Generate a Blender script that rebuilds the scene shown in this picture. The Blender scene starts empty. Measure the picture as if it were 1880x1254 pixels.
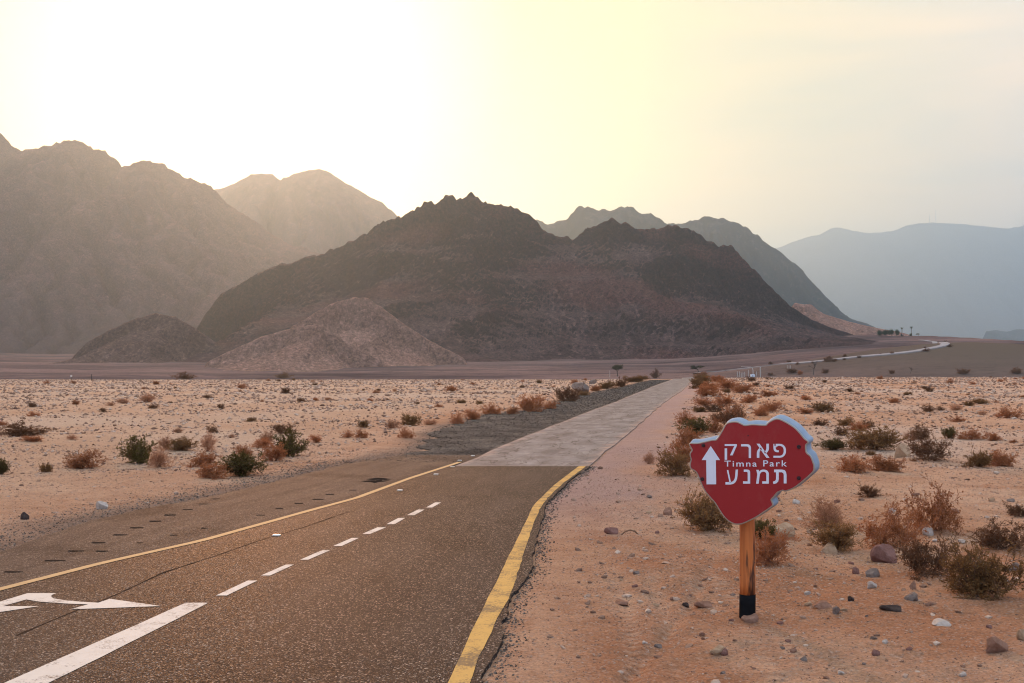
import bpy, bmesh, math, random
import numpy as np
from mathutils import Vector, Matrix

# ------------------------------------------------------------------ camera
SC = bpy.context.scene
COL = SC.collection
W0, H0 = 1880.0, 1254.0
LENS = 40.0
F = LENS / 36.0 * W0                     # focal length in photograph pixels
CAM_H = 2.2
HORIZON = 690.0
PITCH = math.atan((HORIZON - H0 / 2) / F)
cam_d = bpy.data.cameras.new('camera')
cam_d.lens = LENS; cam_d.sensor_width = 36.0
cam_d.clip_start = 0.1; cam_d.clip_end = 120000.0
cam = bpy.data.objects.new('camera', cam_d); COL.objects.link(cam)
cam.location = (0, 0, CAM_H)
cam.rotation_euler = (math.pi / 2 + PITCH, 0, 0)
SC.camera = cam

# ------------------------------------------------------------------ sky, sun, exposure
SUN_EL = math.radians(16.5); SUN_AZ = math.radians(-13.5)      # azimuth from +Y towards +X
world = bpy.data.worlds.new('World'); SC.world = world; world.use_nodes = True
wn, wl = world.node_tree.nodes, world.node_tree.links
wn.clear()
def wnode(t, **kw):
    n = wn.new(t)
    for k, v in kw.items(): setattr(n, k, v)
    return n
w_out = wnode('ShaderNodeOutputWorld'); w_bg = wnode('ShaderNodeBackground')
sky = wnode('ShaderNodeTexSky', sky_type='NISHITA', sun_disc=False, sun_elevation=SUN_EL, sun_rotation=SUN_AZ,
            altitude=250.0, air_density=1.0, dust_density=3.0, ozone_density=1.0)
w_bg.inputs['Strength'].default_value = 0.10
# thin high veil cloud: an even milky layer with soft streaks, the clear sky showing through in part
tc = wnode('ShaderNodeTexCoord')
mp = wnode('ShaderNodeMapping'); mp.inputs['Scale'].default_value = (1.6, 1.6, 9.0); mp.inputs['Rotation'].default_value = (0.0, 0.12, 0.3)
nz = wnode('ShaderNodeTexNoise'); nz.inputs['Scale'].default_value = 1.5; nz.inputs['Detail'].default_value = 5.0
nz.inputs['Roughness'].default_value = 0.5; nz.inputs['Distortion'].default_value = 0.5
rp = wnode('ShaderNodeValToRGB'); rp.color_ramp.elements[0].position = 0.38; rp.color_ramp.elements[1].position = 0.60
rp.color_ramp.elements[0].color = (0.75, 0.87, 1.0, 1); rp.color_ramp.elements[1].color = (1.06, 1.02, 0.98, 1)
SUN_V = Vector((math.sin(SUN_AZ) * math.cos(SUN_EL), math.cos(SUN_AZ) * math.cos(SUN_EL), math.sin(SUN_EL)))
dt = wnode('ShaderNodeVectorMath', operation='DOT_PRODUCT'); dt.inputs[1].default_value = SUN_V
ac = wnode('ShaderNodeMath', operation='ARCCOSINE'); an = wnode('ShaderNodeMath', operation='DIVIDE'); an.inputs[1].default_value = math.pi
aur = wnode('ShaderNodeValToRGB')                        # the veil glows round the sun (a broad aureole) and cools away from it
stops = [(0, (12, 11, 10)), (6, (5.5, 4.6, 2.2)), (13, (4.5, 3.5, 1.0)), (24, (5.4, 4.15, 2.3)), (40, (6.4, 4.95, 3.8)), (60, (5.8, 5.2, 5.1)), (100, (5.0, 5.7, 7.0)), (180, (6.2, 7.0, 8.3))]
while len(aur.color_ramp.elements) < len(stops): aur.color_ramp.elements.new(0.5)
for e_, (d_, c_) in zip(aur.color_ramp.elements, stops): e_.position = d_ / 180.0; e_.color = (*c_, 1)
thru = wnode('ShaderNodeMix', data_type='RGBA', blend_type='MULTIPLY'); thru.inputs[0].default_value = 1.0
thru.inputs[7].default_value = (0.045, 0.036, 0.012, 1)
mixc = wnode('ShaderNodeMix', data_type='RGBA', blend_type='ADD'); mixc.inputs[0].default_value = 1.0
wl.new(tc.outputs['Generated'], mp.inputs['Vector']); wl.new(mp.outputs['Vector'], nz.inputs['Vector'])
wl.new(tc.outputs['Generated'], dt.inputs[0]); wl.new(dt.outputs['Value'], ac.inputs[0]); wl.new(ac.outputs[0], an.inputs[0]); wl.new(an.outputs[0], aur.inputs['Fac'])
wl.new(nz.outputs['Fac'], rp.inputs['Fac']); wl.new(sky.outputs['Color'], thru.inputs[6])
sx = wnode('ShaderNodeSeparateXYZ'); mr = wnode('ShaderNodeMapRange')       # as under any cloud layer, the zenith is brighter than the horizon
mr.inputs['From Min'].default_value = 0.0; mr.inputs['From Max'].default_value = 0.9; mr.inputs['To Min'].default_value = 0.9; mr.inputs['To Max'].default_value = 1.3
wl.new(tc.outputs['Generated'], sx.inputs[0]); wl.new(sx.outputs['Z'], mr.inputs['Value'])
zen = wnode('ShaderNodeMix', data_type='RGBA', blend_type='MULTIPLY'); zen.inputs[0].default_value = 1.0
strk = wnode('ShaderNodeMix', data_type='RGBA', blend_type='MULTIPLY'); strk.inputs[0].default_value = 1.0
wl.new(aur.outputs['Color'], strk.inputs[6]); wl.new(rp.outputs['Color'], strk.inputs[7])
wl.new(strk.outputs[2], zen.inputs[6]); wl.new(mr.outputs['Result'], zen.inputs[7])
wl.new(zen.outputs[2], mixc.inputs[6]); wl.new(thru.outputs[2], mixc.inputs[7])
wl.new(mixc.outputs[2], w_bg.inputs['Color']); wl.new(w_bg.outputs['Background'], w_out.inputs['Surface'])

sun_d = bpy.data.lights.new('sun', 'SUN'); sun_d.energy = 2.3; sun_d.angle = math.radians(4.0)
sun_d.color = (1.0, 0.42, 0.18)
sun = bpy.data.objects.new('sun', sun_d); COL.objects.link(sun)
sun.rotation_euler = SUN_V.to_track_quat('Z', 'Y').to_euler()
SC.view_settings.view_transform = 'Standard'; SC.view_settings.look = 'None'
SC.view_settings.gamma = 1.0; SC.view_settings.use_curve_mapping = False
SC.view_settings.exposure = 1.03
SC.render.engine = 'CYCLES'
SC.cycles.use_denoising = True; SC.cycles.filter_width = 1.1
SC.cycles.max_bounces = 6; SC.cycles.diffuse_bounces = 3; SC.cycles.glossy_bounces = 2
SC.cycles.volume_bounces = 1; SC.cycles.transparent_max_bounces = 8
SC.cycles.sample_clamp_indirect = 8.0

# ------------------------------------------------------------------ helpers
def hash2(ix, iy, seed):
    h = (ix.astype(np.int64) * 374761393 + iy.astype(np.int64) * 668265263 + seed * 1442695041) & 0xFFFFFFFF
    h = ((h ^ (h >> 13)) * 1274126177) & 0xFFFFFFFF
    return (h ^ (h >> 16)) & 0xFFFF
def pn(x, y, seed=0):
    """2-D gradient noise, about -0.7..0.7"""
    x = np.asarray(x, float); y = np.asarray(y, float)
    x0 = np.floor(x); y0 = np.floor(y); fx = x - x0; fy = y - y0
    u = fx * fx * fx * (fx * (fx * 6 - 15) + 10); v = fy * fy * fy * (fy * (fy * 6 - 15) + 10)
    def g(dx, dy):
        a = hash2(x0 + dx, y0 + dy, seed) * (2 * math.pi / 65536.0)
        return np.cos(a) * (fx - dx) + np.sin(a) * (fy - dy)
    return (g(0, 0) * (1 - u) + g(1, 0) * u) * (1 - v) + (g(0, 1) * (1 - u) + g(1, 1) * u) * v
def fbm(x, y, seed=0, o=4, gain=0.5):
    s = 0; a = 1.0
    for i in range(o):
        s = s + a * pn(x * 2 ** i, y * 2 ** i, seed + i * 17); a *= gain
    return s
def ridged(x, y, seed=0, o=4, gain=0.5):
    s = 0; a = 1.0
    for i in range(o):
        s = s + a * (1 - 2 * np.abs(pn(x * 2 ** i, y * 2 ** i, seed + i * 31))); a *= gain
    return s
def sst(a, b, x):
    t = np.clip((np.asarray(x, float) - a) / (b - a), 0, 1)
    return t * t * (3 - 2 * t)

def ray(u, v):
    """viewing direction through photograph pixel (u, v)"""
    a = (u - W0 / 2) / F; b = -(v - H0 / 2) / F
    cp, sp = math.cos(PITCH), math.sin(PITCH)
    return np.array([a, cp - b * sp, sp + b * cp])
def at(u, v, Y):
    d = ray(u, v); k = Y / d[1]
    return np.array([d[0] * k, Y, CAM_H + d[2] * k])

def terrain0(x, y):
    """the lie of the land without its small relief"""
    x = np.asarray(x, float); y = np.asarray(y, float)
    yy = np.maximum(y, 30.0); a = x / yy
    A = 1.45 + 0.62 * sst(0.04, 0.26, a)
    z = A * (1 - np.exp(-np.maximum(0, y - 30) / 110.0))
    yc = 275 + 40 * pn(x / 90.0, y * 0 + 3.3, 5)
    z = z - 6.0 * sst(0, 190, y - yc)
    slope = 0.036 + 0.030 * sst(0.12, 0.36, a)
    t = np.maximum(0, y - 470)
    rise = slope * t * t / (t + 60)
    cap = slope * 1000.0
    rise = np.where(rise > cap, cap + (rise - cap) * 0.15, rise)
    far = sst(0.30, 0.37, a) * np.maximum(0, y - (1330 - 2200 * np.maximum(0, a - 0.37))) * 0.055
    rise = np.maximum(rise - far, -20)
    z = z + rise
    # low olive mound beyond the plain
    z = z + 16.5 * np.exp(-((x - 262) / 105.0) ** 2 - ((y - 640) / 85.0) ** 2)
    # distant land settles
    return np.where(y > 2600, z * (1 - sst(2600, 4000, y)), z)
def hit(u, v, fn=None):
    """where the view through (u, v) meets the land"""
    fn = fn or terrain0
    d = ray(u, v); Y = np.exp(np.linspace(math.log(4.0), math.log(3500.0), 6000))
    k = Y / d[1]; g = CAM_H + d[2] * k - fn(d[0] * k, Y)
    i = int(np.argmax(g < 0)) if (g < 0).any() else len(Y) - 1
    lo, hi = Y[max(i - 1, 0)], Y[i]
    for _ in range(24):
        m = 0.5 * (lo + hi); k = m / d[1]
        if CAM_H + d[2] * k - float(fn(d[0] * k, m)) < 0: hi = m
        else: lo = m
    k = hi / d[1]
    return (d[0] * k, hi)

def mesh_from(name, V, polys):
    me = bpy.data.meshes.new(name)
    me.from_pydata([tuple(map(float, p)) for p in V], [], polys); me.update()
    return me
def mesh_np(name, V, faces, smooth=False):
    """V (n,3); faces (m,k) with one k"""
    V = np.ascontiguousarray(V, np.float32); faces = np.ascontiguousarray(faces, np.int32)
    m, k = faces.shape
    me = bpy.data.meshes.new(name)
    me.vertices.add(len(V)); me.vertices.foreach_set('co', V.ravel())
    me.loops.add(m * k); me.loops.foreach_set('vertex_index', faces.ravel())
    me.polygons.add(m); me.polygons.foreach_set('loop_start', np.arange(0, m * k, k, dtype=np.int32))
    me.update(calc_edges=True)
    me.polygons.foreach_set('use_smooth', np.full(m, smooth, dtype=bool))
    me.update()
    return me
def grid_faces(ny, nx, wrap=False):
    j, i = np.meshgrid(np.arange(ny - 1), np.arange(nx if wrap else nx - 1), indexing='ij')
    i2 = (i + 1) % nx
    return np.stack([j * nx + i, j * nx + i2, (j + 1) * nx + i2, (j + 1) * nx + i], -1).reshape(-1, 4)
def obj(name, me, m=None, parent=None):
    o = bpy.data.objects.new(name, me); COL.objects.link(o)
    if m is not None and me is not None:
        if not me.materials: me.materials.append(m)
    if parent is not None: o.parent = parent
    return o
def tag(o, label=None, cat=None, group=None, kind=None):
    if label: o['label'] = label
    if cat: o['category'] = cat
    if group: o['group'] = group
    if kind: o['kind'] = kind
    return o
def fattr(me, name, vals):
    a = me.attributes.new(name, 'FLOAT', 'POINT'); a.data.foreach_set('value', np.asarray(vals, np.float32).ravel())

# ------------------------------------------------------------------ materials
class MT:
    def __init__(s, name, rough=0.9, spec=0.0):
        s.m = bpy.data.materials.new(name); s.m.use_nodes = True
        s.n, s.l = s.m.node_tree.nodes, s.m.node_tree.links
        s.b = s.n['Principled BSDF']; s.b.inputs['Roughness'].default_value = rough
        s.b.inputs['Specular IOR Level'].default_value = spec
        s.geo = s.n.new('ShaderNodeNewGeometry')
        s.tcn = s.n.new('ShaderNodeTexCoord')
    def val(s, sock, v):
        if hasattr(v, 'is_output'): s.l.new(v, sock)
        elif isinstance(v, (tuple, list)) and len(v) == 3 and sock.type == 'RGBA': sock.default_value = (*v, 1)
        else: sock.default_value = v
    def noise(s, scale, detail=4, rough=0.55, vec=None, dist=0.0, stretch=None):
        n = s.n.new('ShaderNodeTexNoise'); n.inputs['Scale'].default_value = scale
        n.inputs['Detail'].default_value = detail; n.inputs['Roughness'].default_value = rough; n.inputs['Distortion'].default_value = dist
        vec = vec or s.geo.outputs['Position']
        if stretch:
            mpn = s.n.new('ShaderNodeMapping'); mpn.inputs['Scale'].default_value = stretch
            s.l.new(vec, mpn.inputs['Vector']); vec = mpn.outputs['Vector']
        s.l.new(vec, n.inputs['Vector']); return n.outputs['Fac']
    def voro(s, scale, feature='F1', vec=None, out='Distance', rnd=1.0):
        n = s.n.new('ShaderNodeTexVoronoi'); n.feature = feature; n.inputs['Scale'].default_value = scale
        n.inputs['Randomness'].default_value = rnd
        s.l.new(vec or s.geo.outputs['Position'], n.inputs['Vector']); return n.outputs[out]
    def ramp(s, fac, stops):
        r = s.n.new('ShaderNodeValToRGB'); e = r.color_ramp.elements
        while len(e) < len(stops): e.new(0.5)
        for q, (p, c) in zip(e, stops):
            q.position = p; q.color = (c, c, c, 1) if isinstance(c, (int, float)) else (*c, 1)
        s.l.new(fac, r.inputs['Fac']); return r.outputs['Color']
    def mix(s, fac, a, b, mode='MIX'):
        n = s.n.new('ShaderNodeMix'); n.data_type = 'RGBA'; n.blend_type = mode
        s.val(n.inputs[0], fac); s.val(n.inputs[6], a); s.val(n.inputs[7], b); return n.outputs[2]
    def math(s, op, a, b=0.0):
        n = s.n.new('ShaderNodeMath'); n.operation = op; s.val(n.inputs[0], a); s.val(n.inputs[1], b); return n.outputs[0]
    def attr(s, name):
        n = s.n.new('ShaderNodeAttribute'); n.attribute_name = name; return n.outputs['Fac']
    def objrand(s):
        return s.n.new('ShaderNodeObjectInfo').outputs['Random']
    def bump(s, h, strength=0.5, dist=0.02, prev=None):
        n = s.n.new('ShaderNodeBump'); n.inputs['Strength'].default_value = strength; n.inputs['Distance'].default_value = dist
        s.val(n.inputs['Height'], h)
        if prev is not None: s.l.new(prev, n.inputs['Normal'])
        s.l.new(n.outputs['Normal'], s.b.inputs['Normal']); return n.outputs['Normal']
    def color(s, c): s.val(s.b.inputs['Base Color'], c); return s
    def rough(s, r): s.val(s.b.inputs['Roughness'], r); return s

def rock_mat(name, dark, light, scale=1.0, streak=0.5, red=None, contrast=1.0):
    """bare desert rock: large patches, scree streaks running down, fine rubble"""
    t = MT(name, 0.95, 0.0)
    big = t.noise(0.010 / scale, 5, 0.6, dist=0.6)
    st = t.noise(0.05 / scale, 4, 0.6, stretch=(1.0, 0.35, 0.25))
    fine = t.noise(0.22 / scale, 5, 0.75)
    c = t.mix(t.ramp(big, [(0.33, 0.0), (0.66, 1.0)]), dark, light)
    c = t.mix(t.math('MULTIPLY', t.ramp(st, [(0.45, 0.0), (0.68, 1.0)]), streak), c, tuple(min(1, q * 1.5) for q in light))
    # pale scree fills the channels, darker bedrock stands out on steep ground
    sc_ = t.math('MULTIPLY', t.ramp(t.math('ADD', t.attr('scree'), t.math('MULTIPLY', t.math('SUBTRACT', fine, 0.5), 0.35)), [(0.36, 0.0), (0.58, 1.0)]), 0.6 * contrast)
    c = t.mix(sc_, c, tuple(min(1, q * 1.55) for q in light))
    bed = t.math('MULTIPLY', t.ramp(t.math('ADD', t.attr('steep'), t.math('MULTIPLY', t.math('SUBTRACT', st, 0.5), 0.8)), [(0.45, 0.0), (0.75, 1.0)]), 0.85 * contrast)
    c = t.mix(bed, c, tuple(q * 0.55 for q in dark))
    dike = t.noise(0.03 / scale, 5, 0.7, stretch=(1.0, 0.5, -0.9), dist=1.2)
    c = t.mix(t.math('MULTIPLY', t.ramp(dike, [(0.44, 0.0), (0.50, 1.0), (0.56, 0.0)]), 0.5 * contrast), c, tuple(q * 0.6 for q in dark))
    if red:
        rn = t.noise(0.006 / scale, 3, 0.5, stretch=(1, 1, 2.4))
        c = t.mix(t.ramp(rn, [(0.52, 0.0), (0.66, 0.5)]), c, red)
    c = t.mix(1.0, c, t.ramp(t.math('ADD', t.math('MULTIPLY', fine, 0.6), t.math('MULTIPLY', t.noise(0.55 / scale, 3, 0.7), 0.4)), [(0.34, 0.38), (0.5, 0.95), (0.66, 1.85)]), 'MULTIPLY')
    c = t.mix(t.math('MULTIPLY', t.attr('toe'), 0.8), c, t.mix(fine, (0.075, 0.048, 0.044), (0.190, 0.120, 0.102)))
    t.color(c)
    t.bump(t.math('ADD', fine, t.math('MULTIPLY', t.noise(0.7 / scale, 4, 0.75), 0.8)), 1.0, 6.0 * scale)
    return t.m

# ------------------------------------------------------------------ mountains
def erode(h, cell, iters, k, m=0.45, diff=0.008, keep=None):
    ny, nx = h.shape; N = ny * nx
    idx = np.arange(N).reshape(ny, nx); A = np.ones(N)
    offs = [(-1, 0, 1), (1, 0, 1), (0, -1, 1), (0, 1, 1), (-1, -1, 1.414), (-1, 1, 1.414), (1, -1, 1.414), (1, 1, 1.414)]
    for it in range(iters):
        P = np.pad(h, 1, mode='edge'); best = np.zeros_like(h); rec = idx.copy()
        for dy, dx, l in offs:
            s = (h - P[1 + dy:1 + dy + ny, 1 + dx:1 + dx + nx]) / (l * cell)
            j = np.clip(np.arange(ny) + dy, 0, ny - 1)[:, None] * nx + np.clip(np.arange(nx) + dx, 0, nx - 1)[None, :]
            b = s > best
            best = np.where(b, s, best); rec = np.where(b, j, rec)
        r = rec.ravel(); self_ = r == idx.ravel()
        for _ in range(50 if it == 0 else 14):
            A = 1 + np.bincount(r, np.where(self_, 0, A), minlength=N)
        dz = k * (A.reshape(ny, nx) ** m) * best
        dz = np.minimum(dz, np.maximum(0, h - h.ravel()[r].reshape(ny, nx)) * 0.7)
        if keep is not None: dz = dz * keep
        h = h - dz
        P = np.pad(h, 1, mode='edge')
        h = h + diff * (P[:-2, 1:-1] + P[2:, 1:-1] + P[1:-1, :-2] + P[1:-1, 2:] - 4 * h)
    return h, A.reshape(ny, nx)

GRIDS = []
def surface(px_, py_):
    """height of whatever land or mountainside stands at a point"""
    h = float(terrain(px_, py_))
    for gx_, gy_, gz_ in GRIDS:
        if gx_[0] < px_ < gx_[-2] and gy_[0] < py_ < gy_[-2]:
            i, j = int((px_ - gx_[0]) / (gx_[1] - gx_[0])), int((py_ - gy_[0]) / (gy_[1] - gy_[0])); h = max(h, float(gz_[j:j + 2, i:i + 2].mean()))
    return h
def mountain(name, D, prof, front, back, cell, seed, mat, label, conc=1.35, rough=0.16, meander=0.10, it=26, k=0.55, kind='structure', jag=0.026, crag=1.5):
    us = np.array([p[0] for p in prof], float); vs = np.array([p[1] for p in prof], float)
    px = (us - W0 / 2) / F * D
    pz = np.array([at(u, v, D)[2] for u, v in zip(us, vs)])
    x = np.arange(px[0], px[-1] + cell, cell); y = np.arange(D - front, D + back + cell, cell)
    X, Y = np.meshgrid(x, y)
    yr = D + front * meander * (fbm(x / (front * 0.7), x * 0 + seed, seed, 3))
    # the crest line (bearing kept, so it is scaled by its own distance)
    Yr = yr[None, :]
    def crest(xx):
        base = np.interp(xx * D / (Yr + 0 * xx), px, pz)
        return base
    # spurs: the crest height is read a little sideways as one goes down the slope
    T0 = terrain0(X, Y)
    tf = np.clip((Yr - Y) / front, 0, 1); tb = np.clip((Y - Yr) / back, 0, 1)
    wob = front * 0.22 * fbm(X / (front * 0.5), Y / (front * 0.9), seed + 3, 3) * tf
    Zr = crest(X + wob) * (Yr / D)
    Hrel = np.maximum(Zr - terrain0(X, Yr + 0 * X), -5)
    p = np.where(Y <= Yr, (1 - tf) ** conc, (1 - tb) ** 1.2)
    rg = ridged(X / (front * 0.30), Y / (front * 0.60), seed + 7, 5, 0.5) - 0.9
    body = np.clip(tf * 3.0, 0, 1) * (p ** 0.6)
    Z = T0 + Hrel * p + Hrel * rough * rg * body
    Z = Z + Hrel * jag * (ridged(X / (cell * 7), Y / (cell * 7), seed + 11, 3, 0.6) - 0.9) * p ** 0.5
    keep = 0.25 + 0.75 * np.clip(tf * 6, 0, 1)
    Z_ = Z.copy(); Z, ACC = erode(Z, cell, it, k, keep=keep)
    gy, gx = np.gradient(Z, cell); stp = np.clip((np.hypot(gx, gy) - 0.30) / 0.4, 0, 1)
    Z = Z + crag * cell * stp * (ridged(X / (cell * 11), Y / (cell * 16), seed + 19, 4, 0.62) - 1.0) * np.clip(tf * 12, 0, 1)
    wr = np.exp(-((Y - Yr) / (2.2 * cell)) ** 2); Z = Z * (1 - wr) + np.maximum(Z, Z_) * wr
    edge = np.minimum(np.clip((1 - tf) * 14, 0, 1), np.clip((1 - tb) * 6, 0, 1))
    Z = np.where(Hrel < 3, np.minimum(Z, T0 + Hrel - 3), Z) - 6.0 * (1 - edge)
    GRIDS.append((x, y, Z))
    V = np.stack([X, Y, Z], -1).reshape(-1, 3)
    me = mesh_np(name, V, grid_faces(len(y), len(x)), True)
    gy, gx = np.gradient(Z, cell); sl = np.hypot(gx, gy)
    la = np.log(ACC); P = np.pad(la, 1, mode='edge'); la = 0.5 * la + 0.125 * (P[:-2, 1:-1] + P[2:, 1:-1] + P[1:-1, :-2] + P[1:-1, 2:])
    fattr(me, 'scree', np.clip(la / 6.0, 0, 1)); fattr(me, 'toe', (front > 400) * sst(0.55, 0.95, tf + 0.15 * fbm(X / (front * 0.12), Y / (front * 0.12), seed + 29, 3))); fattr(me, 'steep', np.clip((sl - 0.35) / 0.8, 0, 1))
    o = obj(name, me, mat)
    tag(o, label, 'mountain', kind=kind)
    return o

M_range = rock_mat('range_rock', (0.115, 0.060, 0.055), (0.185, 0.100, 0.090), 1.0, 0.3, contrast=0.35)
M_main = rock_mat('main_rock', (0.078, 0.046, 0.044), (0.150, 0.092, 0.085), 1.0, 0.45, red=(0.175, 0.070, 0.060), contrast=0.95)
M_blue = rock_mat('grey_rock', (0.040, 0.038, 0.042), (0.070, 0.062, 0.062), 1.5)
M_tan = rock_mat('tan_rock', (0.39, 0.210, 0.155), (0.50, 0.29, 0.215), 0.8, 0.2, contrast=0.45)
M_low = rock_mat('low_hill_rock', (0.15, 0.090, 0.075), (0.23, 0.142, 0.118), 0.8, 0.3, contrast=0.5)
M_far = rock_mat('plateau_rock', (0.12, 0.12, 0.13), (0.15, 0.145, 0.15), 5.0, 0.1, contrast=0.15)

mountain('mountain', 3500, [(-420, 330), (-300, 270), (-180, 300), (-80, 225), (-30, 238), (0, 256), (25, 281), (46, 275), (58, 279), (73, 270), (83, 275),
    (124, 261), (174, 272), (199, 291), (222, 311), (257, 299), (286, 302), (315, 312), (338, 332), (361, 335), (388, 349), (415, 378),
    (456, 403), (518, 445), (581, 465), (640, 500), (720, 580), (800, 640)], 1500, 620, 8.5, 11, M_range,
    'tall jagged pinkish brown mountain range under the glare of the sun')
mountain('mountain', 5200, [(180, 520), (260, 440), (340, 372), (390, 349), (427, 339), (456, 323), (477, 317), (498, 320), (513, 331), (539, 319), (585, 310), (601, 316),
    (647, 343), (700, 372), (733, 400), (800, 450), (900, 520), (1000, 600)], 1600, 900, 13.0, 23, M_range,
    'pale hazy twin domed mountain behind the jagged range', jag=0.008)
mountain('mountain', 1650, [(310, 655), (345, 628), (380, 570), (406, 540), (448, 515), (514, 486), (564, 474), (600, 462), (648, 443), (700, 410), (743, 397), (779, 374), (803, 371), (825, 358),
    (838, 369), (862, 356), (894, 377), (909, 376), (954, 384), (972, 397), (1006, 430), (1028, 434), (1052, 438), (1076, 421), (1121, 403), (1151, 412),
    (1184, 426), (1210, 418), (1248, 415), (1283, 432), (1319, 452), (1345, 453), (1363, 472), (1392, 501), (1424, 537), (1453, 563), (1489, 586),
    (1525, 601), (1580, 618), (1634, 632), (1692, 645), (1740, 670)], 760, 300, 2.8, 37, M_main,
    'dark rugged brown mountain with twin peaks rising behind the road', conc=1.75, rough=0.40, it=60, k=1.0)
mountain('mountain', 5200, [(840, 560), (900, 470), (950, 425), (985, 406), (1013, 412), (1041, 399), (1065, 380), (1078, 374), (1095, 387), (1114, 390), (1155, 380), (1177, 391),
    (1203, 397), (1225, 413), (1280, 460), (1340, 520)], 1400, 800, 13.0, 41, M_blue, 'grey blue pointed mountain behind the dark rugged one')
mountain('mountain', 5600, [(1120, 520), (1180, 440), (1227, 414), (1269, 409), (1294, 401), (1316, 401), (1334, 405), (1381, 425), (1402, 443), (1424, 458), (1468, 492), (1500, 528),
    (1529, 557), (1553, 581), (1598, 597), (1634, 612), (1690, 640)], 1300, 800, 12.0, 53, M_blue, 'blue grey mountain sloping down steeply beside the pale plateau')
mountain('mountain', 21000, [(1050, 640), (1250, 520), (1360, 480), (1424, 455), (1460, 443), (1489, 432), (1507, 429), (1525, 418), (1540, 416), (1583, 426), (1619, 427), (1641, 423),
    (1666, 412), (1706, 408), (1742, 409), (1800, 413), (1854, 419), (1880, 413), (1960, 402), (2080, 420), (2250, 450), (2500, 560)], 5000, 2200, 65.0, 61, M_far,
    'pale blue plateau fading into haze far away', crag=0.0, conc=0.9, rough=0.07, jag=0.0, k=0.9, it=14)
mountain('mountain', 10000, [(1790, 660), (1802, 630), (1811, 608), (1829, 606), (1851, 609), (1865, 604), (1900, 606), (1980, 612), (2100, 650)], 700, 600, 16.0, 71, M_blue,
    'small flat topped blue mesa in front of the plateau', conc=0.5, jag=0.0, it=8)
mountain('hill', 1800, [(1400, 640), (1440, 580), (1460, 556), (1490, 560), (1512, 576), (1560, 591), (1610, 602), (1660, 612), (1720, 630)], 160, 120, 3.0, 77, M_tan,
    'tan rocky foothill below the blue grey mountain', conc=1.0, rough=0.16, it=14)
mountain('hill', 900, [(310, 710), (385, 662), (420, 645), (480, 618), (540, 601), (575, 596), (590, 596), (605, 606), (640, 632), (700, 662), (760, 715)], 110, 110, 1.6, 81, M_tan,
    'smooth tan hill with a rounded crest at the mountain foot', conc=1.0, rough=0.10, jag=0.01, it=26, k=0.5, crag=0.25)
mountain('hill', 985, [(430, 700), (535, 600), (580, 573), (620, 553), (650, 546), (672, 547), (690, 557), (735, 590), (790, 626), (850, 656), (900, 705)], 110, 120, 1.6, 87, M_tan,
    'tan hump backed hill behind the smooth rounded one', conc=1.0, rough=0.22, jag=0.02, it=30, k=0.6, crag=0.5)
mountain('hill', 1150, [(90, 700), (160, 628), (200, 606), (250, 584), (285, 576), (320, 581), (360, 604), (400, 632), (460, 700)], 150, 130, 2.0, 91, M_low,
    'low brown hill on the slope below the jagged range', conc=1.0, rough=0.20, jag=0.02, it=26, k=0.6, crag=0.5)

# ------------------------------------------------------------------ road edges (metres, found once from the lie of the land)
def pts(lst): return np.array([hit(u, v) for u, v in lst])
L_EDGE = pts([(0, 1012), (149, 961), (260, 935), (410, 907), (521, 880), (633, 852), (705, 840), (778, 832)])
L_LINE = pts([(0, 1083), (186, 1035), (372, 993), (558, 941), (654, 915), (754, 878), (844, 849)])
R_EDGE = pts([(879, 1254), (912, 1197), (923, 1138), (940, 1097), (975, 1045), (987, 989), (995, 948), (1006, 920), (1042, 885), (1082, 856)])
G_LEFT = pts([(852, 849), (909, 823), (1023, 778), (1072, 759), (1127, 739), (1181, 717), (1228, 699), (1252, 692)])
G_RIGHT = pts([(1082, 856), (1134, 809), (1179, 773), (1224, 735), (1250, 719), (1264, 707), (1274, 695), (1277, 692)])
V_LEFT = pts([(771, 824), (799, 793), (892, 761), (996, 750), (1065, 726), (1144, 711), (1203, 697)])
def ext(p, y0):
    """carry an edge line straight back to y0"""
    d = (p[1] - p[0]) / (p[1][1] - p[0][1]); q = p[0] + d * (y0 - p[0][1])
    return np.vstack([q, p])
L_EDGE = ext(L_EDGE, -25.0); L_LINE = ext(L_LINE, -25.0); R_EDGE = ext(R_EDGE, -25.0)
Y_SEAM = float(R_EDGE[-1][1])
allL = np.vstack([L_EDGE[:-1], V_LEFT]); allL = allL[np.argsort(allL[:, 1])]
allR = np.vstack([R_EDGE, G_RIGHT[1:]]); allR = allR[np.argsort(allR[:, 1])]
def xat(p, y):
    return np.interp(y, p[:, 1], p[:, 0])
def road_dist(x, y):
    """metres outside the paved and gravelled strip (negative inside)"""
    return np.maximum(xat(allL, y) - x, x - xat(allR, y)) + np.maximum(0, y - 300) * 0.05

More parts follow.
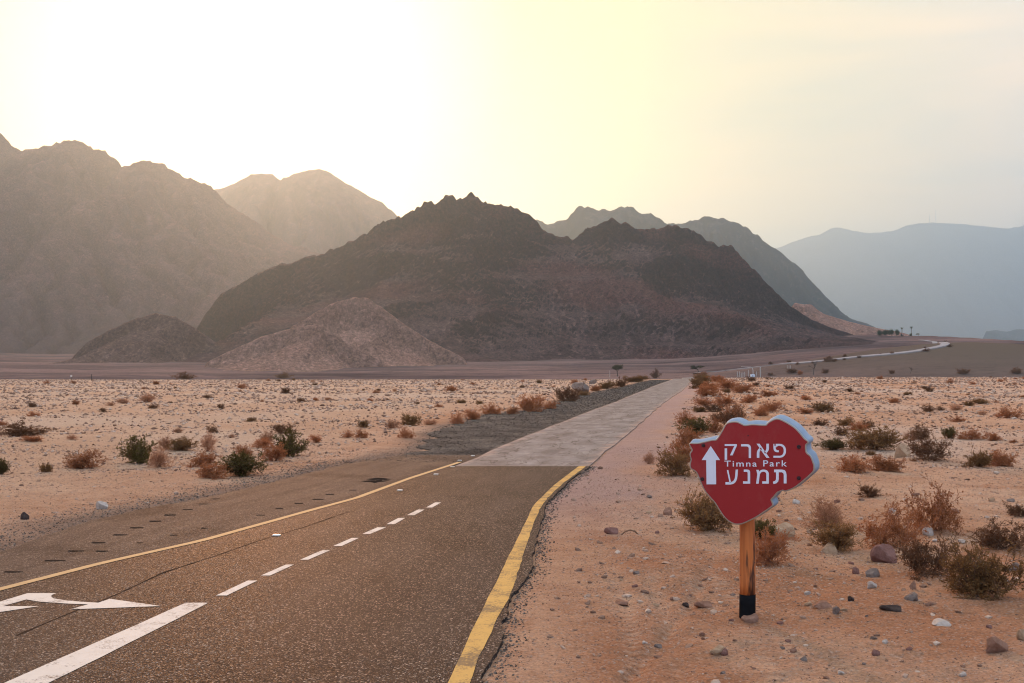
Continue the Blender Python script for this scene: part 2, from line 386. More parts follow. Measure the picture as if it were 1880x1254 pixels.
POST = hit(1372, 1134)
def terrain(x, y):
    x = np.asarray(x, float); y = np.asarray(y, float)
    z = terrain0(x, y); d = road_dist(x, y)
    m = sst(0.15, 1.6, d); m2 = sst(0.6, 6.0, d)
    z = z - 0.035 * (1 - sst(-0.05, 0.35, d))
    r = np.hypot(x, y); near = 1 - sst(120, 400, r)
    z = z + near * m2 * (0.16 * fbm(x / 11.0, y / 11.0, 101, 2) + 0.05)
    z = z + near * m * (0.055 * fbm(x / 1.5, y / 1.5, 131, 3) + 0.026 * pn(x / 0.34, y / 0.34, 151) + (1 - sst(18, 34, r)) * (0.016 * pn(x / 0.15, y / 0.17, 157) + 0.008 * pn(x / 0.07, y / 0.09, 163)))
    hump = np.exp(-((x - 1.75) / 0.5) ** 2 - ((y - 12.8) / 0.8) ** 2) * 0.09 + np.exp(-((x - 2.6) / 0.45) ** 2 - ((y - 12.0) / 0.6) ** 2) * 0.06
    z = z + hump * m
    z = z + 0.045 * np.exp(-((x - POST[0]) ** 2 + (y - POST[1] - 0.05) ** 2) / 0.05)        # earth heaped round the sign post
    # ruts left by tyres turning on the sand
    for cx, w in ((0.95, 0.10), (1.30, 0.10), (1.05, 0.07)):
        rx = cx + 0.10 * (y - 9.0) - 0.012 * (y - 9.0) ** 2 + (0.25 * (y - 9.0) if w < 0.1 else 0)
        z = z - 0.035 * np.exp(-((x - rx) / w) ** 2) * m * (1 - sst(11, 16, y)) * sst(5, 7, y)
    farm = sst(420, 700, r)
    z = z + farm * 1.6 * fbm(x / 70.0, y / 110.0, 171, 3) * (1 - 0.7 * sst(0.2, 0.3, x / np.maximum(y, 1)))
    return z
def drop(u, v): return hit(u, v, terrain)

# ------------------------------------------------------------------ ground sheet
def build_ground():
    ang = np.concatenate([np.radians(np.linspace(-30, 30, 500)), np.radians(np.linspace(31.0, 329.0, 90))])
    rad = np.concatenate([[0.01], np.exp(np.linspace(math.log(1.5), math.log(6.0), 60, endpoint=False)), np.exp(np.linspace(math.log(6.0), math.log(26.0), 380, endpoint=False)), np.exp(np.linspace(math.log(26.0), math.log(420.0), 260)), np.exp(np.linspace(math.log(428.0), math.log(29500.0), 170))])
    R, A = np.meshgrid(rad, ang, indexing='ij')
    X = R * np.sin(A); Y = R * np.cos(A); Z = terrain(X, Y)
    me = mesh_np('ground', np.stack([X, Y, Z], -1).reshape(-1, 3), grid_faces(len(rad), len(ang), True), True)
    yc = 275 + 40 * pn(X / 90.0, Y * 0 + 3.3, 5)
    fattr(me, 'darkland', sst(-8, 25, Y - yc + 20 * pn(X / 9.0, Y / 9.0, 8)))
    d = road_dist(X, Y)
    vg = 0.8 * (X > xat(allR, Y)) * (1 - sst(0.4, 3.6, d + 1.6 * fbm(X / 2.0, Y / 5.0, 9, 3))) * sst(14, 22, Y) * (1 - sst(170, 260, Y))
    fattr(me, 'verge', vg)
    fattr(me, 'gravel_edge', (X < xat(allL, Y) + 0.1) * (1 - sst(0.0, 1.3, d + 0.5 * pn(X / 1.2, Y / 2.0, 19))) * (Y < 300))
    fattr(me, 'redsoil', (X > 0) * sst(0.0, 0.35, 0.30 + fbm(X / 3.0, Y / 3.5, 71, 3) - 0.04 * np.maximum(0, Y - 9)) * (Y < 40) * sst(0.2, 1.0, d))
    tr = 0 * X
    for cx, sl_ in ((0.95, 0.10), (1.30, 0.10), (1.05, 0.35), (1.95, 0.02), (2.2, 0.02)):
        rx = cx + sl_ * (Y - 9.0) - 0.012 * (Y - 9.0) ** 2
        tr = np.maximum(tr, np.exp(-((X - rx) / 0.09) ** 2) * (1 - sst(11, 19, Y)) * (0.55 + 0.45 * np.sign(np.sin(Y * 42 + X * 9))))
    fattr(me, 'track', tr * (Y > 3) * sst(0.1, 0.5, d) * (0.5 + 0.8 * fbm(X / 0.8, Y / 0.8, 91, 2)).clip(0, 1))
    fattr(me, 'paleplain', (X < xat(allL, Y)) * sst(1.0, 6.0, d))
    fattr(me, 'mound', np.exp(-((X - 262) / 130.0) ** 2 - ((Y - 620) / 110.0) ** 2))
    fattr(me, 'rubble', sst(-0.15, 0.35, pn(X / 9.0, Y / 14.0, 61) + 0.25 * pn(X / 2.2, Y / 3.0, 62)) * sst(2.0, 7.0, d))
    t = MT('sand', 0.95, 0.0)
    big = t.noise(0.16, 4, 0.55, dist=0.4); mid = t.noise(1.6, 5, 0.65, dist=0.3); fine = t.noise(38.0, 4, 0.7)
    peb = t.voro(22.0); pebc = t.voro(22.0, out='Color'); peb2 = t.voro(7.0); peb2c = t.voro(7.0, out='Color')
    c = t.mix(t.ramp(big, [(0.35, 0.0), (0.65, 1.0)]), (0.49, 0.258, 0.140), (0.60, 0.370, 0.232))
    c = t.mix(t.ramp(mid, [(0.38, 0.5), (0.55, 0.0)]), c, (0.38, 0.185, 0.100))
    c = t.mix(t.math('MULTIPLY', t.attr('rubble'), 0.65), c, (0.57, 0.42, 0.31))
    c = t.mix(t.math('MULTIPLY', t.attr('paleplain'), 0.45), c, (0.58, 0.395, 0.255))
    c = t.mix(t.math('MULTIPLY', t.attr('redsoil'), 0.8), c, t.mix(mid, (0.31, 0.130, 0.062), (0.48, 0.23, 0.12)))
    c = t.mix(t.attr('verge'), c, t.mix(mid, (0.34, 0.225, 0.190), (0.46, 0.315, 0.265)))
    c = t.mix(t.math('MULTIPLY', t.attr('gravel_edge'), 0.8), c, (0.17, 0.125, 0.095))
    c = t.mix(t.math('MULTIPLY', t.attr('track'), 0.7), c, (0.62, 0.42, 0.28))
    dk = t.mix(t.ramp(t.noise(0.012, 6, 0.7, stretch=(0.35, 1.0, 1.0), dist=0.5), [(0.36, 0.0), (0.64, 1.0)]), (0.060, 0.040, 0.040), (0.215, 0.135, 0.115))
    dk = t.mix(t.ramp(t.noise(0.25, 5, 0.75, stretch=(0.6, 1.0, 1.0)), [(0.54, 0.0), (0.66, 0.9)]), dk, (0.042, 0.028, 0.024))
    dk = t.mix(t.attr('mound'), dk, (0.125, 0.092, 0.066))
    c = t.mix(t.attr('darkland'), c, dk)
    sp = t.ramp(t.math('MULTIPLY', peb, 1.0), [(0.20, 1.0), (0.42, 0.0)])
    stone = t.mix(pebc, (0.36, 0.22, 0.15), (0.64, 0.48, 0.37))
    c = t.mix(t.math('MULTIPLY', t.math('MULTIPLY', sp, 0.5), t.math('SUBTRACT', 1.0, t.attr('darkland'))), c, stone)
    grit = t.noise(9.0, 6, 0.8)
    c = t.mix(t.math('MULTIPLY', t.ramp(grit, [(0.56, 0.0), (0.68, 0.6)]), t.math('SUBTRACT', 1.0, t.attr('darkland'))), c, (0.20, 0.105, 0.065))
    c = t.mix(t.math('MULTIPLY', t.ramp(grit, [(0.30, 0.55), (0.42, 0.0)]), t.math('SUBTRACT', 1.0, t.attr('darkland'))), c, (0.60, 0.45, 0.34))
    c = t.mix(1.0, c, t.ramp(fine, [(0.25, 0.55), (0.5, 1.0), (0.75, 1.38)]), 'MULTIPLY')
    t.color(c)
    hgt = t.math('ADD', t.math('MULTIPLY', sp, 0.5), t.math('ADD', t.math('MULTIPLY', fine, 0.6), t.math('MULTIPLY', t.ramp(peb2, [(0.12, 1.0), (0.35, 0.0)]), 1.2)))
    t.bump(t.math('ADD', hgt, t.math('MULTIPLY', grit, 3.0)), 1.0, 0.028)
    o = obj('ground', me, t.m); o['kind'] = 'structure'
    return o
build_ground()

# ------------------------------------------------------------------ paving
def resample(p, n):
    p = np.asarray(p, float); s = np.concatenate([[0], np.cumsum(np.hypot(*np.diff(p, axis=0).T))])
    t = np.linspace(0, s[-1], n); return np.stack([np.interp(t, s, p[:, 0]), np.interp(t, s, p[:, 1])], -1)
def strip(name, left, right, n, across, dz, m, parent=None, skirt=0.0, ragged=(0, 0), fn=None, byY=True, seed=1):
    fn = fn or terrain0
    left = np.asarray(left); right = np.asarray(right)
    if byY:
        ya, yb = max(left[0][1], right[0][1]), min(left[-1][1], right[-1][1])
        yv = np.concatenate([np.linspace(ya, 2.0, 30, endpoint=False), np.linspace(2.0, yb, n)]) if ya < 1 else np.linspace(ya, yb, n)
        l = np.stack([xat(left, yv), yv], -1); r = np.stack([xat(right, yv), yv], -1)
    else:
        l = resample(left, n); r = resample(right, n)
    if ragged[0]: l[:, 0] += ragged[0] * fbm(l[:, 1] / 1.3, l[:, 1] * 0, seed, 3)
    if ragged[1]: r[:, 0] += ragged[1] * (fbm(r[:, 1] / 1.3, r[:, 1] * 0 + 4.4, seed + 1, 3) + 0.8 * fbm(r[:, 1] / 0.22, r[:, 1] * 0 + 2.2, seed + 5, 2))
    k = np.linspace(0, 1, across + 1)
    P = l[:, None, :] * (1 - k[None, :, None]) + r[:, None, :] * k[None, :, None]
    Z = fn(P[..., 0], P[..., 1]) + dz
    P3 = np.concatenate([P, Z[..., None]], -1)
    if skirt:
        a = P3[:, :1].copy(); b = P3[:, -1:].copy(); a[..., 2] -= skirt; b[..., 2] -= skirt
        P3 = np.concatenate([a, P3, b], 1)
    ny, nx = P3.shape[:2]
    me = mesh_np(name, P3.reshape(-1, 3), grid_faces(ny, nx), False)
    kk = np.concatenate([[0], k, [1]]) if skirt else k
    al = np.concatenate([[0], np.cumsum(np.hypot(*np.diff(l, axis=0).T))])
    fattr(me, 'across', np.tile(kk, ny)); fattr(me, 'along', np.repeat(al, nx))
    return obj(name, me, m, parent)

def asphalt(name, base, warm, speck, spk, rough, scale=70.0):
    t = MT(name, rough, 0.05)
    v = t.voro(scale); vc = t.voro(scale, out='Color')
    sc_ = t.n.new('ShaderNodeSeparateColor'); t.l.new(vc, sc_.inputs[0])
    big = t.noise(0.55, 4, 0.6, stretch=(1.0, 0.35, 1.0)); stain = t.noise(0.9, 3, 0.5, stretch=(0.8, 0.5, 1.0))
    c = t.mix(t.ramp(big, [(0.35, 0.0), (0.65, 1.0)]), base, warm)
    cb = t.n.new('ShaderNodeCombineXYZ'); t.l.new(t.math('MULTIPLY', t.attr('across'), 9.0), cb.inputs[0]); t.l.new(t.math('MULTIPLY', t.attr('along'), 0.07), cb.inputs[1])
    c = t.mix(t.math('MULTIPLY', t.ramp(t.noise(1.0, 3, 0.6, vec=cb.outputs[0]), [(0.42, 0.0), (0.62, 1.0)]), 0.45), c, tuple(q * 0.6 for q in base))
    c = t.mix(t.ramp(stain, [(0.54, 0.0), (0.70, 0.85)]), c, tuple(q * 0.5 for q in base))
    c = t.mix(t.math('MULTIPLY', t.ramp(sc_.outputs[0], [(0.86, 0.0), (0.98, 1.0)]), spk), c, speck)  # pale aggregate; the sparse bright specks also paint in the sun's sparkle
    c = t.mix(1.0, c, t.ramp(sc_.outputs[1], [(0.0, 0.55), (1.0, 1.35)]), 'MULTIPLY')
    t.color(c)
    t.rough(t.ramp(sc_.outputs[2], [(0.0, rough - 0.22), (1.0, min(1, rough + 0.15))]))
    t.bump(t.math('ADD', t.math('MULTIPLY', v, -1.0), t.math('MULTIPLY', sc_.outputs[0], 0.8)), 0.8, 0.012)
    return t.m
M_asph = asphalt('asphalt', (0.023, 0.0195, 0.0175), (0.050, 0.040, 0.033), (0.46, 0.37, 0.29), 0.75, 0.72, 85.0)
M_shou = asphalt('old_asphalt', (0.085, 0.060, 0.045), (0.140, 0.098, 0.070), (0.40, 0.32, 0.25), 0.5, 0.85)
def grey_road_mat():
    t = MT('worn_asphalt', 0.85, 0.06)
    cb = t.n.new('ShaderNodeCombineXYZ'); t.l.new(t.math('MULTIPLY', t.attr('across'), 3.4), cb.inputs[0]); t.l.new(t.attr('along'), cb.inputs[1]); rv = cb.outputs[0]
    lane = t.noise(1.3, 4, 0.6, vec=rv, stretch=(1.0, 0.4, 1.0)); pat = t.noise(0.35, 4, 0.6); fine = t.noise(60, 3, 0.7)
    c = t.mix(t.ramp(lane, [(0.35, 0.0), (0.68, 1.0)]), (0.140, 0.120, 0.105), (0.265, 0.235, 0.208))
    c = t.mix(t.ramp(pat, [(0.3, 0.35), (0.5, 0.0)]), c, (0.11, 0.098, 0.085))
    cr = t.noise(0.9, 4, 0.65, vec=rv, stretch=(1.0, 0.18, 1.0), dist=0.8)
    c = t.mix(t.ramp(t.noise(0.5, 5, 0.7, vec=rv, stretch=(0.5, 1.2, 1.0)), [(0.54, 0.0), (0.66, 0.35)]), c, (0.085, 0.070, 0.058))
    c = t.mix(t.ramp(cr, [(0.487, 0.0), (0.50, 0.8), (0.513, 0.0)]), c, (0.06, 0.05, 0.04))
    grit = t.noise(9.0, 6, 0.8)
    c = t.mix(t.math('MULTIPLY', t.ramp(grit, [(0.56, 0.0), (0.68, 0.6)]), t.math('SUBTRACT', 1.0, t.attr('darkland'))), c, (0.20, 0.105, 0.065))
    c = t.mix(t.math('MULTIPLY', t.ramp(grit, [(0.30, 0.55), (0.42, 0.0)]), t.math('SUBTRACT', 1.0, t.attr('darkland'))), c, (0.60, 0.45, 0.34))
    c = t.mix(1.0, c, t.ramp(fine, [(0.25, 0.7), (0.75, 1.3)]), 'MULTIPLY')
    ed = t.math('ABSOLUTE', t.math('SUBTRACT', t.attr('across'), 0.5))
    dr = t.ramp(t.math('ADD', ed, t.math('MULTIPLY', t.math('SUBTRACT', t.noise(0.9, 5, 0.7), 0.5), 0.5)), [(0.42, 0.0), (0.60, 0.85)])
    c = t.mix(dr, c, (0.40, 0.265, 0.195))
    t.color(c); t.bump(fine, 0.5, 0.01); return t.m
M_grey = grey_road_mat()
def gravel_mat():
    t = MT('dark_gravel', 0.9, 0.0); v = t.voro(34.0); vc = t.voro(34.0, out='Color')
    sc_ = t.n.new('ShaderNodeSeparateColor'); t.l.new(vc, sc_.inputs[0])
    n = t.noise(0.6, 4, 0.6)
    c = t.mix(t.ramp(n, [(0.3, 0.0), (0.7, 1.0)]), (0.070, 0.054, 0.043), (0.185, 0.146, 0.112))
    c = t.mix(1.0, c, t.ramp(sc_.outputs[0], [(0.0, 0.4), (1.0, 1.7)]), 'MULTIPLY'); t.color(c)
    t.bump(t.math('MULTIPLY', v, -1.0), 1.0, 0.03); return t.m
M_gravel = gravel_mat()

road = strip('road', L_LINE, R_EDGE, 330, 10, 0.004, M_asph, skirt=0.06, ragged=(0, 0.05)); road['kind'] = 'structure'
L_IN = L_LINE.copy(); L_IN[:, 0] += 0.06
sh_r = np.vstack([L_IN, [L_IN[-1] + np.array([0.55, 2.4])]])
shoulder = strip('road_shoulder', L_EDGE, sh_r, 110, 8, 0.0, M_shou, skirt=0.06, ragged=(0.12, 0)); shoulder['kind'] = 'structure'
g_l = ext(G_LEFT, 26.0); g_r = ext(G_RIGHT, 26.0)
grey = strip('narrow_road', g_l, g_r, 260, 8, 0.0015, M_grey, skirt=0.05, ragged=(0.10, 0.12), seed=7); grey['kind'] = 'structure'
v_r = G_LEFT.copy(); v_r[:, 0] += 0.25; v_r = np.vstack([[xat(sh_r, 27.0) , 27.0], v_r])
v_l = np.vstack([[V_LEFT[0][0] - 1.0, 27.0], V_LEFT])
verge = strip('gravel_verge', v_l, v_r, 200, 8, -0.008, M_gravel, skirt=0.06, ragged=(0.9, 0), seed=11); verge['kind'] = 'structure'
# the road seen again on the far slope
far_px = [(1278, 686), (1330, 681), (1397, 673.5), (1482, 666), (1571, 656), (1630, 651), (1678, 646), (1715, 639), (1731, 635.5), (1737, 632.5), (1731, 630), (1716, 628), (1690, 624.5)]
fp = resample(np.array([drop(u, v) for u, v in far_px]), 160)
nrm = np.gradient(fp, axis=0); nrm = np.stack([-nrm[:, 1], nrm[:, 0]], -1) / np.hypot(*nrm.T)[:, None]
t = MT('far_road', 0.9, 0.0); t.color(t.mix(t.noise(0.2, 3), (0.27, 0.235, 0.22), (0.36, 0.315, 0.29))); M_farroad = t.m
o = strip('far_road', fp + nrm * 2.3, fp - nrm * 2.3, 160, 2, 0.45, M_farroad, fn=terrain, byY=False, skirt=1.5); o['kind'] = 'structure'

# ------------------------------------------------------------------ painted markings
def paint(name, col, wear, under):
    t = MT(name, 0.75, 0.05)
    w = t.math('ADD', t.math('MULTIPLY', t.noise(2.2, 5, 0.7), 0.55), t.math('MULTIPLY', t.noise(45, 4, 0.7), 0.45))
    f = t.ramp(w, [(wear - 0.05, 1.0), (wear + 0.04, 0.0)])
    c = t.mix(t.noise(6, 4, 0.6), tuple(q * 0.80 for q in col), col)
    t.color(t.mix(f, c, under)); t.bump(t.voro(70.0), 0.25, 0.006); return t.m
M_white = paint('white_paint', (0.66, 0.585, 0.49), 0.43, (0.16, 0.12, 0.09))
M_yel = paint('yellow_paint', (0.58, 0.35, 0.105), 0.475, (0.20, 0.135, 0.070))
M_pale = paint('faded_yellow_paint', (0.52, 0.345, 0.17), 0.38, (0.18, 0.125, 0.085))
def flat_poly(name, px, m, parent, dz=0.008):
    V = []
    for u, v in px:
        x, y = hit(u, v); V.append((x, y, float(terrain0(x, y)) + dz))
    return obj(name, mesh_from(name, V, [tuple(range(len(V)))[::-1]]), m, parent)
yl = pts([(823, 1254), (886, 1119), (927, 1037), (961, 967), (979, 929), (1016, 892), (1063, 856)])
yr_ = pts([(862, 1254), (912, 1138), (933, 1101), (957, 1034), (973, 981), (988, 940), (1006, 914), (1042, 881), (1076, 856)])
strip('edge_line', ext(yl, -20.0), ext(yr_, -20.0), 90, 3, 0.0075, M_yel, road, ragged=(0.012, 0.02), seed=21)
wl_ = L_LINE[:, :].copy(); wl_[:, 0] += 0.062; wl2 = L_LINE.copy(); wl2[:, 0] -= 0.062
strip('edge_line', wl2, wl_, 90, 2, 0.0095, M_pale, road, ragged=(0.008, 0.008), seed=25)
ll = pts([(11, 1254), (120, 1206), (342, 1108)]); lr = pts([(91, 1254), (190, 1206), (383, 1108)])
strip('lane_line', ext(ll, -20.0), ext(lr, -20.0), 40, 2, 0.008, M_white, road, ragged=(0.01, 0.01), seed=29)
z8 = lambda q: [(x / 2.686, 900 + y / 2.686) for x, y in q]
z5 = lambda q: [(650 + x / 2.892, 640 + y / 2.892) for x, y in q]
for q in ([(1065, 523), (1118, 523), (1270, 449), (1222, 449)], [(1287, 424), (1332, 424), (1450, 370), (1410, 370)], [(1480, 346), (1520, 346), (1630, 298), (1590, 298)],
          [(1643, 278), (1685, 278), (1770, 238), (1735, 238)], [(1787, 218), (1825, 218), (1905, 185), (1862, 185)]):
    flat_poly('lane_dash', z8(q), M_white, road)
for q in ([(172, 935), (215, 935), (272, 902), (235, 902)], [(280, 887), (320, 887), (375, 857), (340, 857)], [(383, 846), (415, 846), (463, 819), (430, 819)]):
    flat_poly('lane_dash', z5(q), M_white, road)
arrow = [(-260, 345), (0, 270), (150, 224), (300, 178), (612, 178), (565, 195), (548, 210), (575, 235), (700, 255), (880, 272), (1060, 282), (1185, 240), (1735, 318), (1250, 336), (760, 353), (950, 300),
         (700, 290), (430, 272), (285, 247), (35, 318), (425, 320), (0, 382), (-120, 398)]
flat_poly('lane_arrow', [(x / 5.875, 1060 + y / 5.875) for x, y in arrow], M_white, road)
# raised reflector studs beside the left line
M_stud = MT('stud_white', 0.35, 0.5).color((0.80, 0.76, 0.68)).m
def box_mesh(name, sx, sy, sz, bev=0.0, z0=True):
    bm = bmesh.new(); bmesh.ops.create_cube(bm, size=1.0)
    for v_ in bm.verts: v_.co = Vector((v_.co.x * sx, v_.co.y * sy, v_.co.z * sz + (sz / 2 if z0 else 0)))
    if bev: bmesh.ops.bevel(bm, geom=bm.edges[:], offset=bev, segments=2, affect='EDGES')
    me = bpy.data.meshes.new(name); bm.to_mesh(me); bm.free(); return me
stud_me = box_mesh('road_stud', 0.10, 0.08, 0.018, 0.005)
for u, v in ((508, 984), (734, 901), (800.5, 871.5), (830.5, 857.5), (844, 846), (868, 837.5)):
    x, y = hit(u, v); s_ = obj('road_stud', stud_me, M_stud, road); s_.location = (x, y, float(terrain0(x, y)) + 0.003); s_.rotation_euler[2] = -0.2
# milled rumble grooves, drawn as flat dark strips on the shoulder
M_groove = MT('groove', 0.95, 0.0).color((0.030, 0.022, 0.017)).m
z5b = [(25, 178, 614), (330, 495, 530), (505, 635, 457), (682, 795, 395), (845, 958, 336), (970, 1080, 283), (1117, 1212, 233), (1228, 1325, 187), (1365, 1450, 147), (1485, 1565, 104), (1575, 1655, 66), (715, 815, 458), (1020, 1078, 396), (1270, 1335, 338), (1505, 1565, 286)]
for x0, x1, yy in z5b:
    u0, u1, vv = x0 / 4.087, x1 / 4.087, 900 + yy / 4.087; hgt = 1.1 if x1 - x0 > 90 else 0.7
    flat_poly('rumble_groove', [(u0, vv + hgt * 0.6), (u0 + (u1 - u0) * 0.3, vv + hgt), (u1, vv + hgt * 0.4), (u1 - 2, vv - hgt * 0.6), (u0 + 3, vv - hgt * 0.8)], M_groove, shoulder, 0.004)
for u0, u1, vv in ((597, 614, 908), (573, 594, 917), (540, 557, 924.5), (640, 655, 900), (505, 520, 934), (470, 487, 946), (690, 702, 882)):
    flat_poly('rumble_groove', [(u0, vv + 0.5), (u1, vv + 0.5), (u1 - 1, vv - 0.5), (u0 + 2, vv - 0.5)], M_groove, shoulder, 0.004)
# tarred joint between the lanes, worn and broken
sp_ = resample(pts([(30, 1168), (120, 1130), (215, 1092), (300, 1052), (400, 1020), (470, 995), (560, 968), (640, 940)]), 60)
sw = 0.006 + 0.035 * np.abs(fbm(sp_[:, 1] / 0.6, sp_[:, 0] * 0, 77, 2)); sd = np.stack([sw, sw * 0], -1)
t = MT('tar', 0.8, 0.0); t.color(t.mix(t.ramp(t.noise(30, 4, 0.7), [(0.36, 0.0), (0.52, 1.0)]), (0.020, 0.014, 0.011), (0.060, 0.038, 0.025)))
strip('tar_joint', sp_ - sd, sp_ + sd, 60, 2, 0.0055, t.m, road, byY=False)
# dark patch of spilled tar on the shoulder
for tar in ([(672, 880.3), (690, 877.5), (704, 878), (719, 880), (706, 881.2), (694, 880.8), (686, 881.6)], [(662, 883.6), (676, 882.4), (684, 882.2), (700, 882.6), (716, 882.2), (706, 884.2), (694, 885.4), (688, 887.2), (680, 885), (670, 884.8)]):
    flat_poly('tar_patch', tar, M_groove, shoulder, 0.004)

# ------------------------------------------------------------------ the sign
def build_sign():
    bx, by = drop(1372, 1134); bz = float(terrain(bx, by)) - 0.02
    PSI = math.radians(22.0)
    root = bpy.data.objects.new('road_sign', None); COL.objects.link(root)
    root.location = (bx, by, bz); root.rotation_euler = (0, 0, -PSI)
    tag(root, 'dark red cutout sign with white lettering and up arrow on a wooden post', 'sign')
    n = np.array([-math.sin(PSI), -math.cos(PSI), 0]); r = np.array([math.cos(PSI), -math.sin(PSI), 0])
    P0 = np.array([bx, by, bz]) + n * 0.20                       # a point of the board's front plane
    def loc(x, y):                                               # crop pixel -> board coordinates
        d = ray(1240 + x / 5.017, 740 + y / 5.017); o = np.array([0, 0, CAM_H])
        k = np.dot(P0 - o, n) / np.dot(d, n); q = o + d * k - np.array([bx, by, bz])
        return np.array([np.dot(q, r), q[2]])
    outl = [(135, 378), (200, 378), (280, 362), (340, 348), (375, 345), (400, 320), (430, 270), (455, 225), (470, 200), (500, 185), (560, 180), (600, 195), (640, 212), (700, 205),
            (760, 207), (835, 210), (860, 185), (935, 152), (1010, 180), (1090, 230), (1140, 280), (1180, 330), (1215, 358), (1195, 385), (1195, 440), (1210, 470), (1240, 495),
            (1262, 550), (1270, 580), (1265, 625), (1220, 670), (1150, 730), (1080, 780), (1010, 805), (990, 798), (940, 815), (920, 835), (900, 860), (875, 890), (890, 930), (880, 950),
            (830, 985), (740, 1045), (650, 1090), (600, 1108), (550, 1108), (500, 1085), (455, 1045), (410, 980), (370, 915), (330, 870), (280, 810), (245, 740), (215, 665), (190, 625),
            (150, 600), (140, 570), (150, 520), (140, 470), (160, 435), (145, 400)]
    O = np.array([loc(*p) for p in outl])
    # denser, slightly rounded outline
    S = []
    for i in range(len(O)):
        a, b, c, d = O[i - 1], O[i], O[(i + 1) % len(O)], O[(i + 2) % len(O)]
        for k in (0.0, 1 / 3, 2 / 3):
            S.append(0.5 * ((2 * b) + (-a + c) * k + (2 * a - 5 * b + 4 * c - d) * k * k + (-a + 3 * b - 3 * c + d) * k ** 3))
    O = np.array(S)
    tg = np.roll(O, -2, 0) - np.roll(O, 2, 0); nr = np.stack([-tg[:, 1], tg[:, 0]], -1); nr /= np.maximum(1e-6, np.hypot(*nr.T))[:, None]
    ctr = O.mean(0)
    if np.sum(nr * (O - ctr)) < 0: nr = -nr
    YF = -0.20
    def ring(off, shift, y): q = O + nr * off + np.array(shift); return np.stack([q[:, 0], np.full(len(q), y), q[:, 1]], -1)
    def loft(name, rings, m, cap0=False, cap1=False, smooth=True):
        V = np.concatenate(rings); N = len(O); fs = []
        for j in range(len(rings) - 1):
            for i in range(N):
                fs.append((j * N + i, (j + 1) * N + i, (j + 1) * N + (i + 1) % N, j * N + (i + 1) % N))
        if cap0: fs.append(tuple(range(N)))
        if cap1: fs.append(tuple(range((len(rings) - 1) * N, len(rings) * N))[::-1])
        me = mesh_from(name, V, fs)
        for p in me.polygons: p.use_smooth = smooth and len(p.vertices) == 4
        bm = bmesh.new(); bm.from_mesh(me); bmesh.ops.recalc_face_normals(bm, faces=bm.faces[:]); bm.to_mesh(me); bm.free()
        return obj(name, me, m, root)
    t = MT('sign_red', 0.55, 0.35); c = t.mix(t.noise(3.0, 5, 0.6, vec=t.tcn.outputs['Object']), (0.29, 0.011, 0.011), (0.35, 0.017, 0.015))
    c = t.mix(t.ramp(t.noise(70, 3, 0.6, vec=t.tcn.outputs['Object']), [(0.62, 0.0), (0.8, 0.35)]), c, (0.38, 0.06, 0.05))
    c = t.mix(t.ramp(t.noise(2.2, 6, 0.7, vec=t.tcn.outputs['Object'], stretch=(1, 1, 0.5)), [(0.48, 0.0), (0.72, 0.42)]), c, (0.34, 0.11, 0.085))
    c = t.mix(t.ramp(t.noise(24, 5, 0.8, vec=t.tcn.outputs['Object'], stretch=(0.25, 1, 1)), [(0.66, 0.0), (0.72, 0.5)]), c, (0.42, 0.20, 0.16)); t.color(c); m_red = t.m
    t = MT('sign_rim', 0.35, 0.5); t.color(t.mix(t.noise(5, 3, vec=t.tcn.outputs['Object']), (0.30, 0.23, 0.17), (0.42, 0.33, 0.25))); m_rim = t.m
    t = MT('sign_slab', 0.7, 0.3); t.color(t.mix(t.noise(6, 5, 0.65, vec=t.tcn.outputs['Object']), (0.17, 0.22, 0.28), (0.36, 0.41, 0.46))); m_slab = t.m
    face = loft('board_face', [ring(-0.001, (0, 0), YF - 0.004), ring(0.0, (0, 0), YF + 0.006)], m_red, cap0=True)
    loft('rim', [ring(0.0, (0, 0), YF - 0.001), ring(0.007, (0, 0), YF - 0.003), ring(0.011, (0, 0), YF + 0.004), ring(0.012, (0, 0), YF + 0.02), ring(0.0, (0, 0), YF + 0.02)], m_rim)
    loft('board_slab', [ring(0.008, (0, 0), YF + 0.012), ring(0.012, (0.004, 0.004), YF + 0.02), ring(0.020, (0.017, 0.018), YF + 0.055), ring(0.022, (0.021, 0.021), YF + 0.085), ring(0.012, (0.020, 0.019), YF + 0.105)], m_slab, cap0=True, cap1=True)
    # white print
    t = MT('sign_white', 0.5, 0.3); t.color(t.mix(t.noise(9, 4, vec=t.tcn.outputs['Object']), (0.70, 0.68, 0.72), (0.80, 0.78, 0.81))); m_w = t.m
    yl0 = YF - 0.0065
    ar = [loc(*p) for p in [(327, 395), (413, 525), (374, 525), (377, 748), (288, 748), (285, 525), (243, 525)]]
    me = mesh_from('arrow', [(a, yl0, b) for a, b in ar], [tuple(range(7))[::-1]])
    obj('arrow', me, m_w, root)
    def glyph(txt, box, off, spacing=1.0, shear=0.0):
        cu = bpy.data.curves.new('txt', 'FONT'); cu.body = txt; cu.offset = off; cu.space_character = spacing; cu.resolution_u = 6
        ob = bpy.data.objects.new('txt', cu); COL.objects.link(ob)
        dg = bpy.context.evaluated_depsgraph_get(); me = bpy.data.meshes.new_from_object(ob.evaluated_get(dg))
        bpy.data.objects.remove(ob); bpy.data.curves.remove(cu)
        V = np.array([v_.co[:2] for v_ in me.vertices]); fs = [tuple(p.vertices) for p in me.polygons]
        bpy.data.meshes.remove(me)
        V = (V - V.min(0)) / (V.max(0) - V.min(0))
        x0, y0, x1, y1 = box
        return np.array([loc(x0 + a * (x1 - x0), y1 + b * (y0 - y1)) for a, b in V]), fs
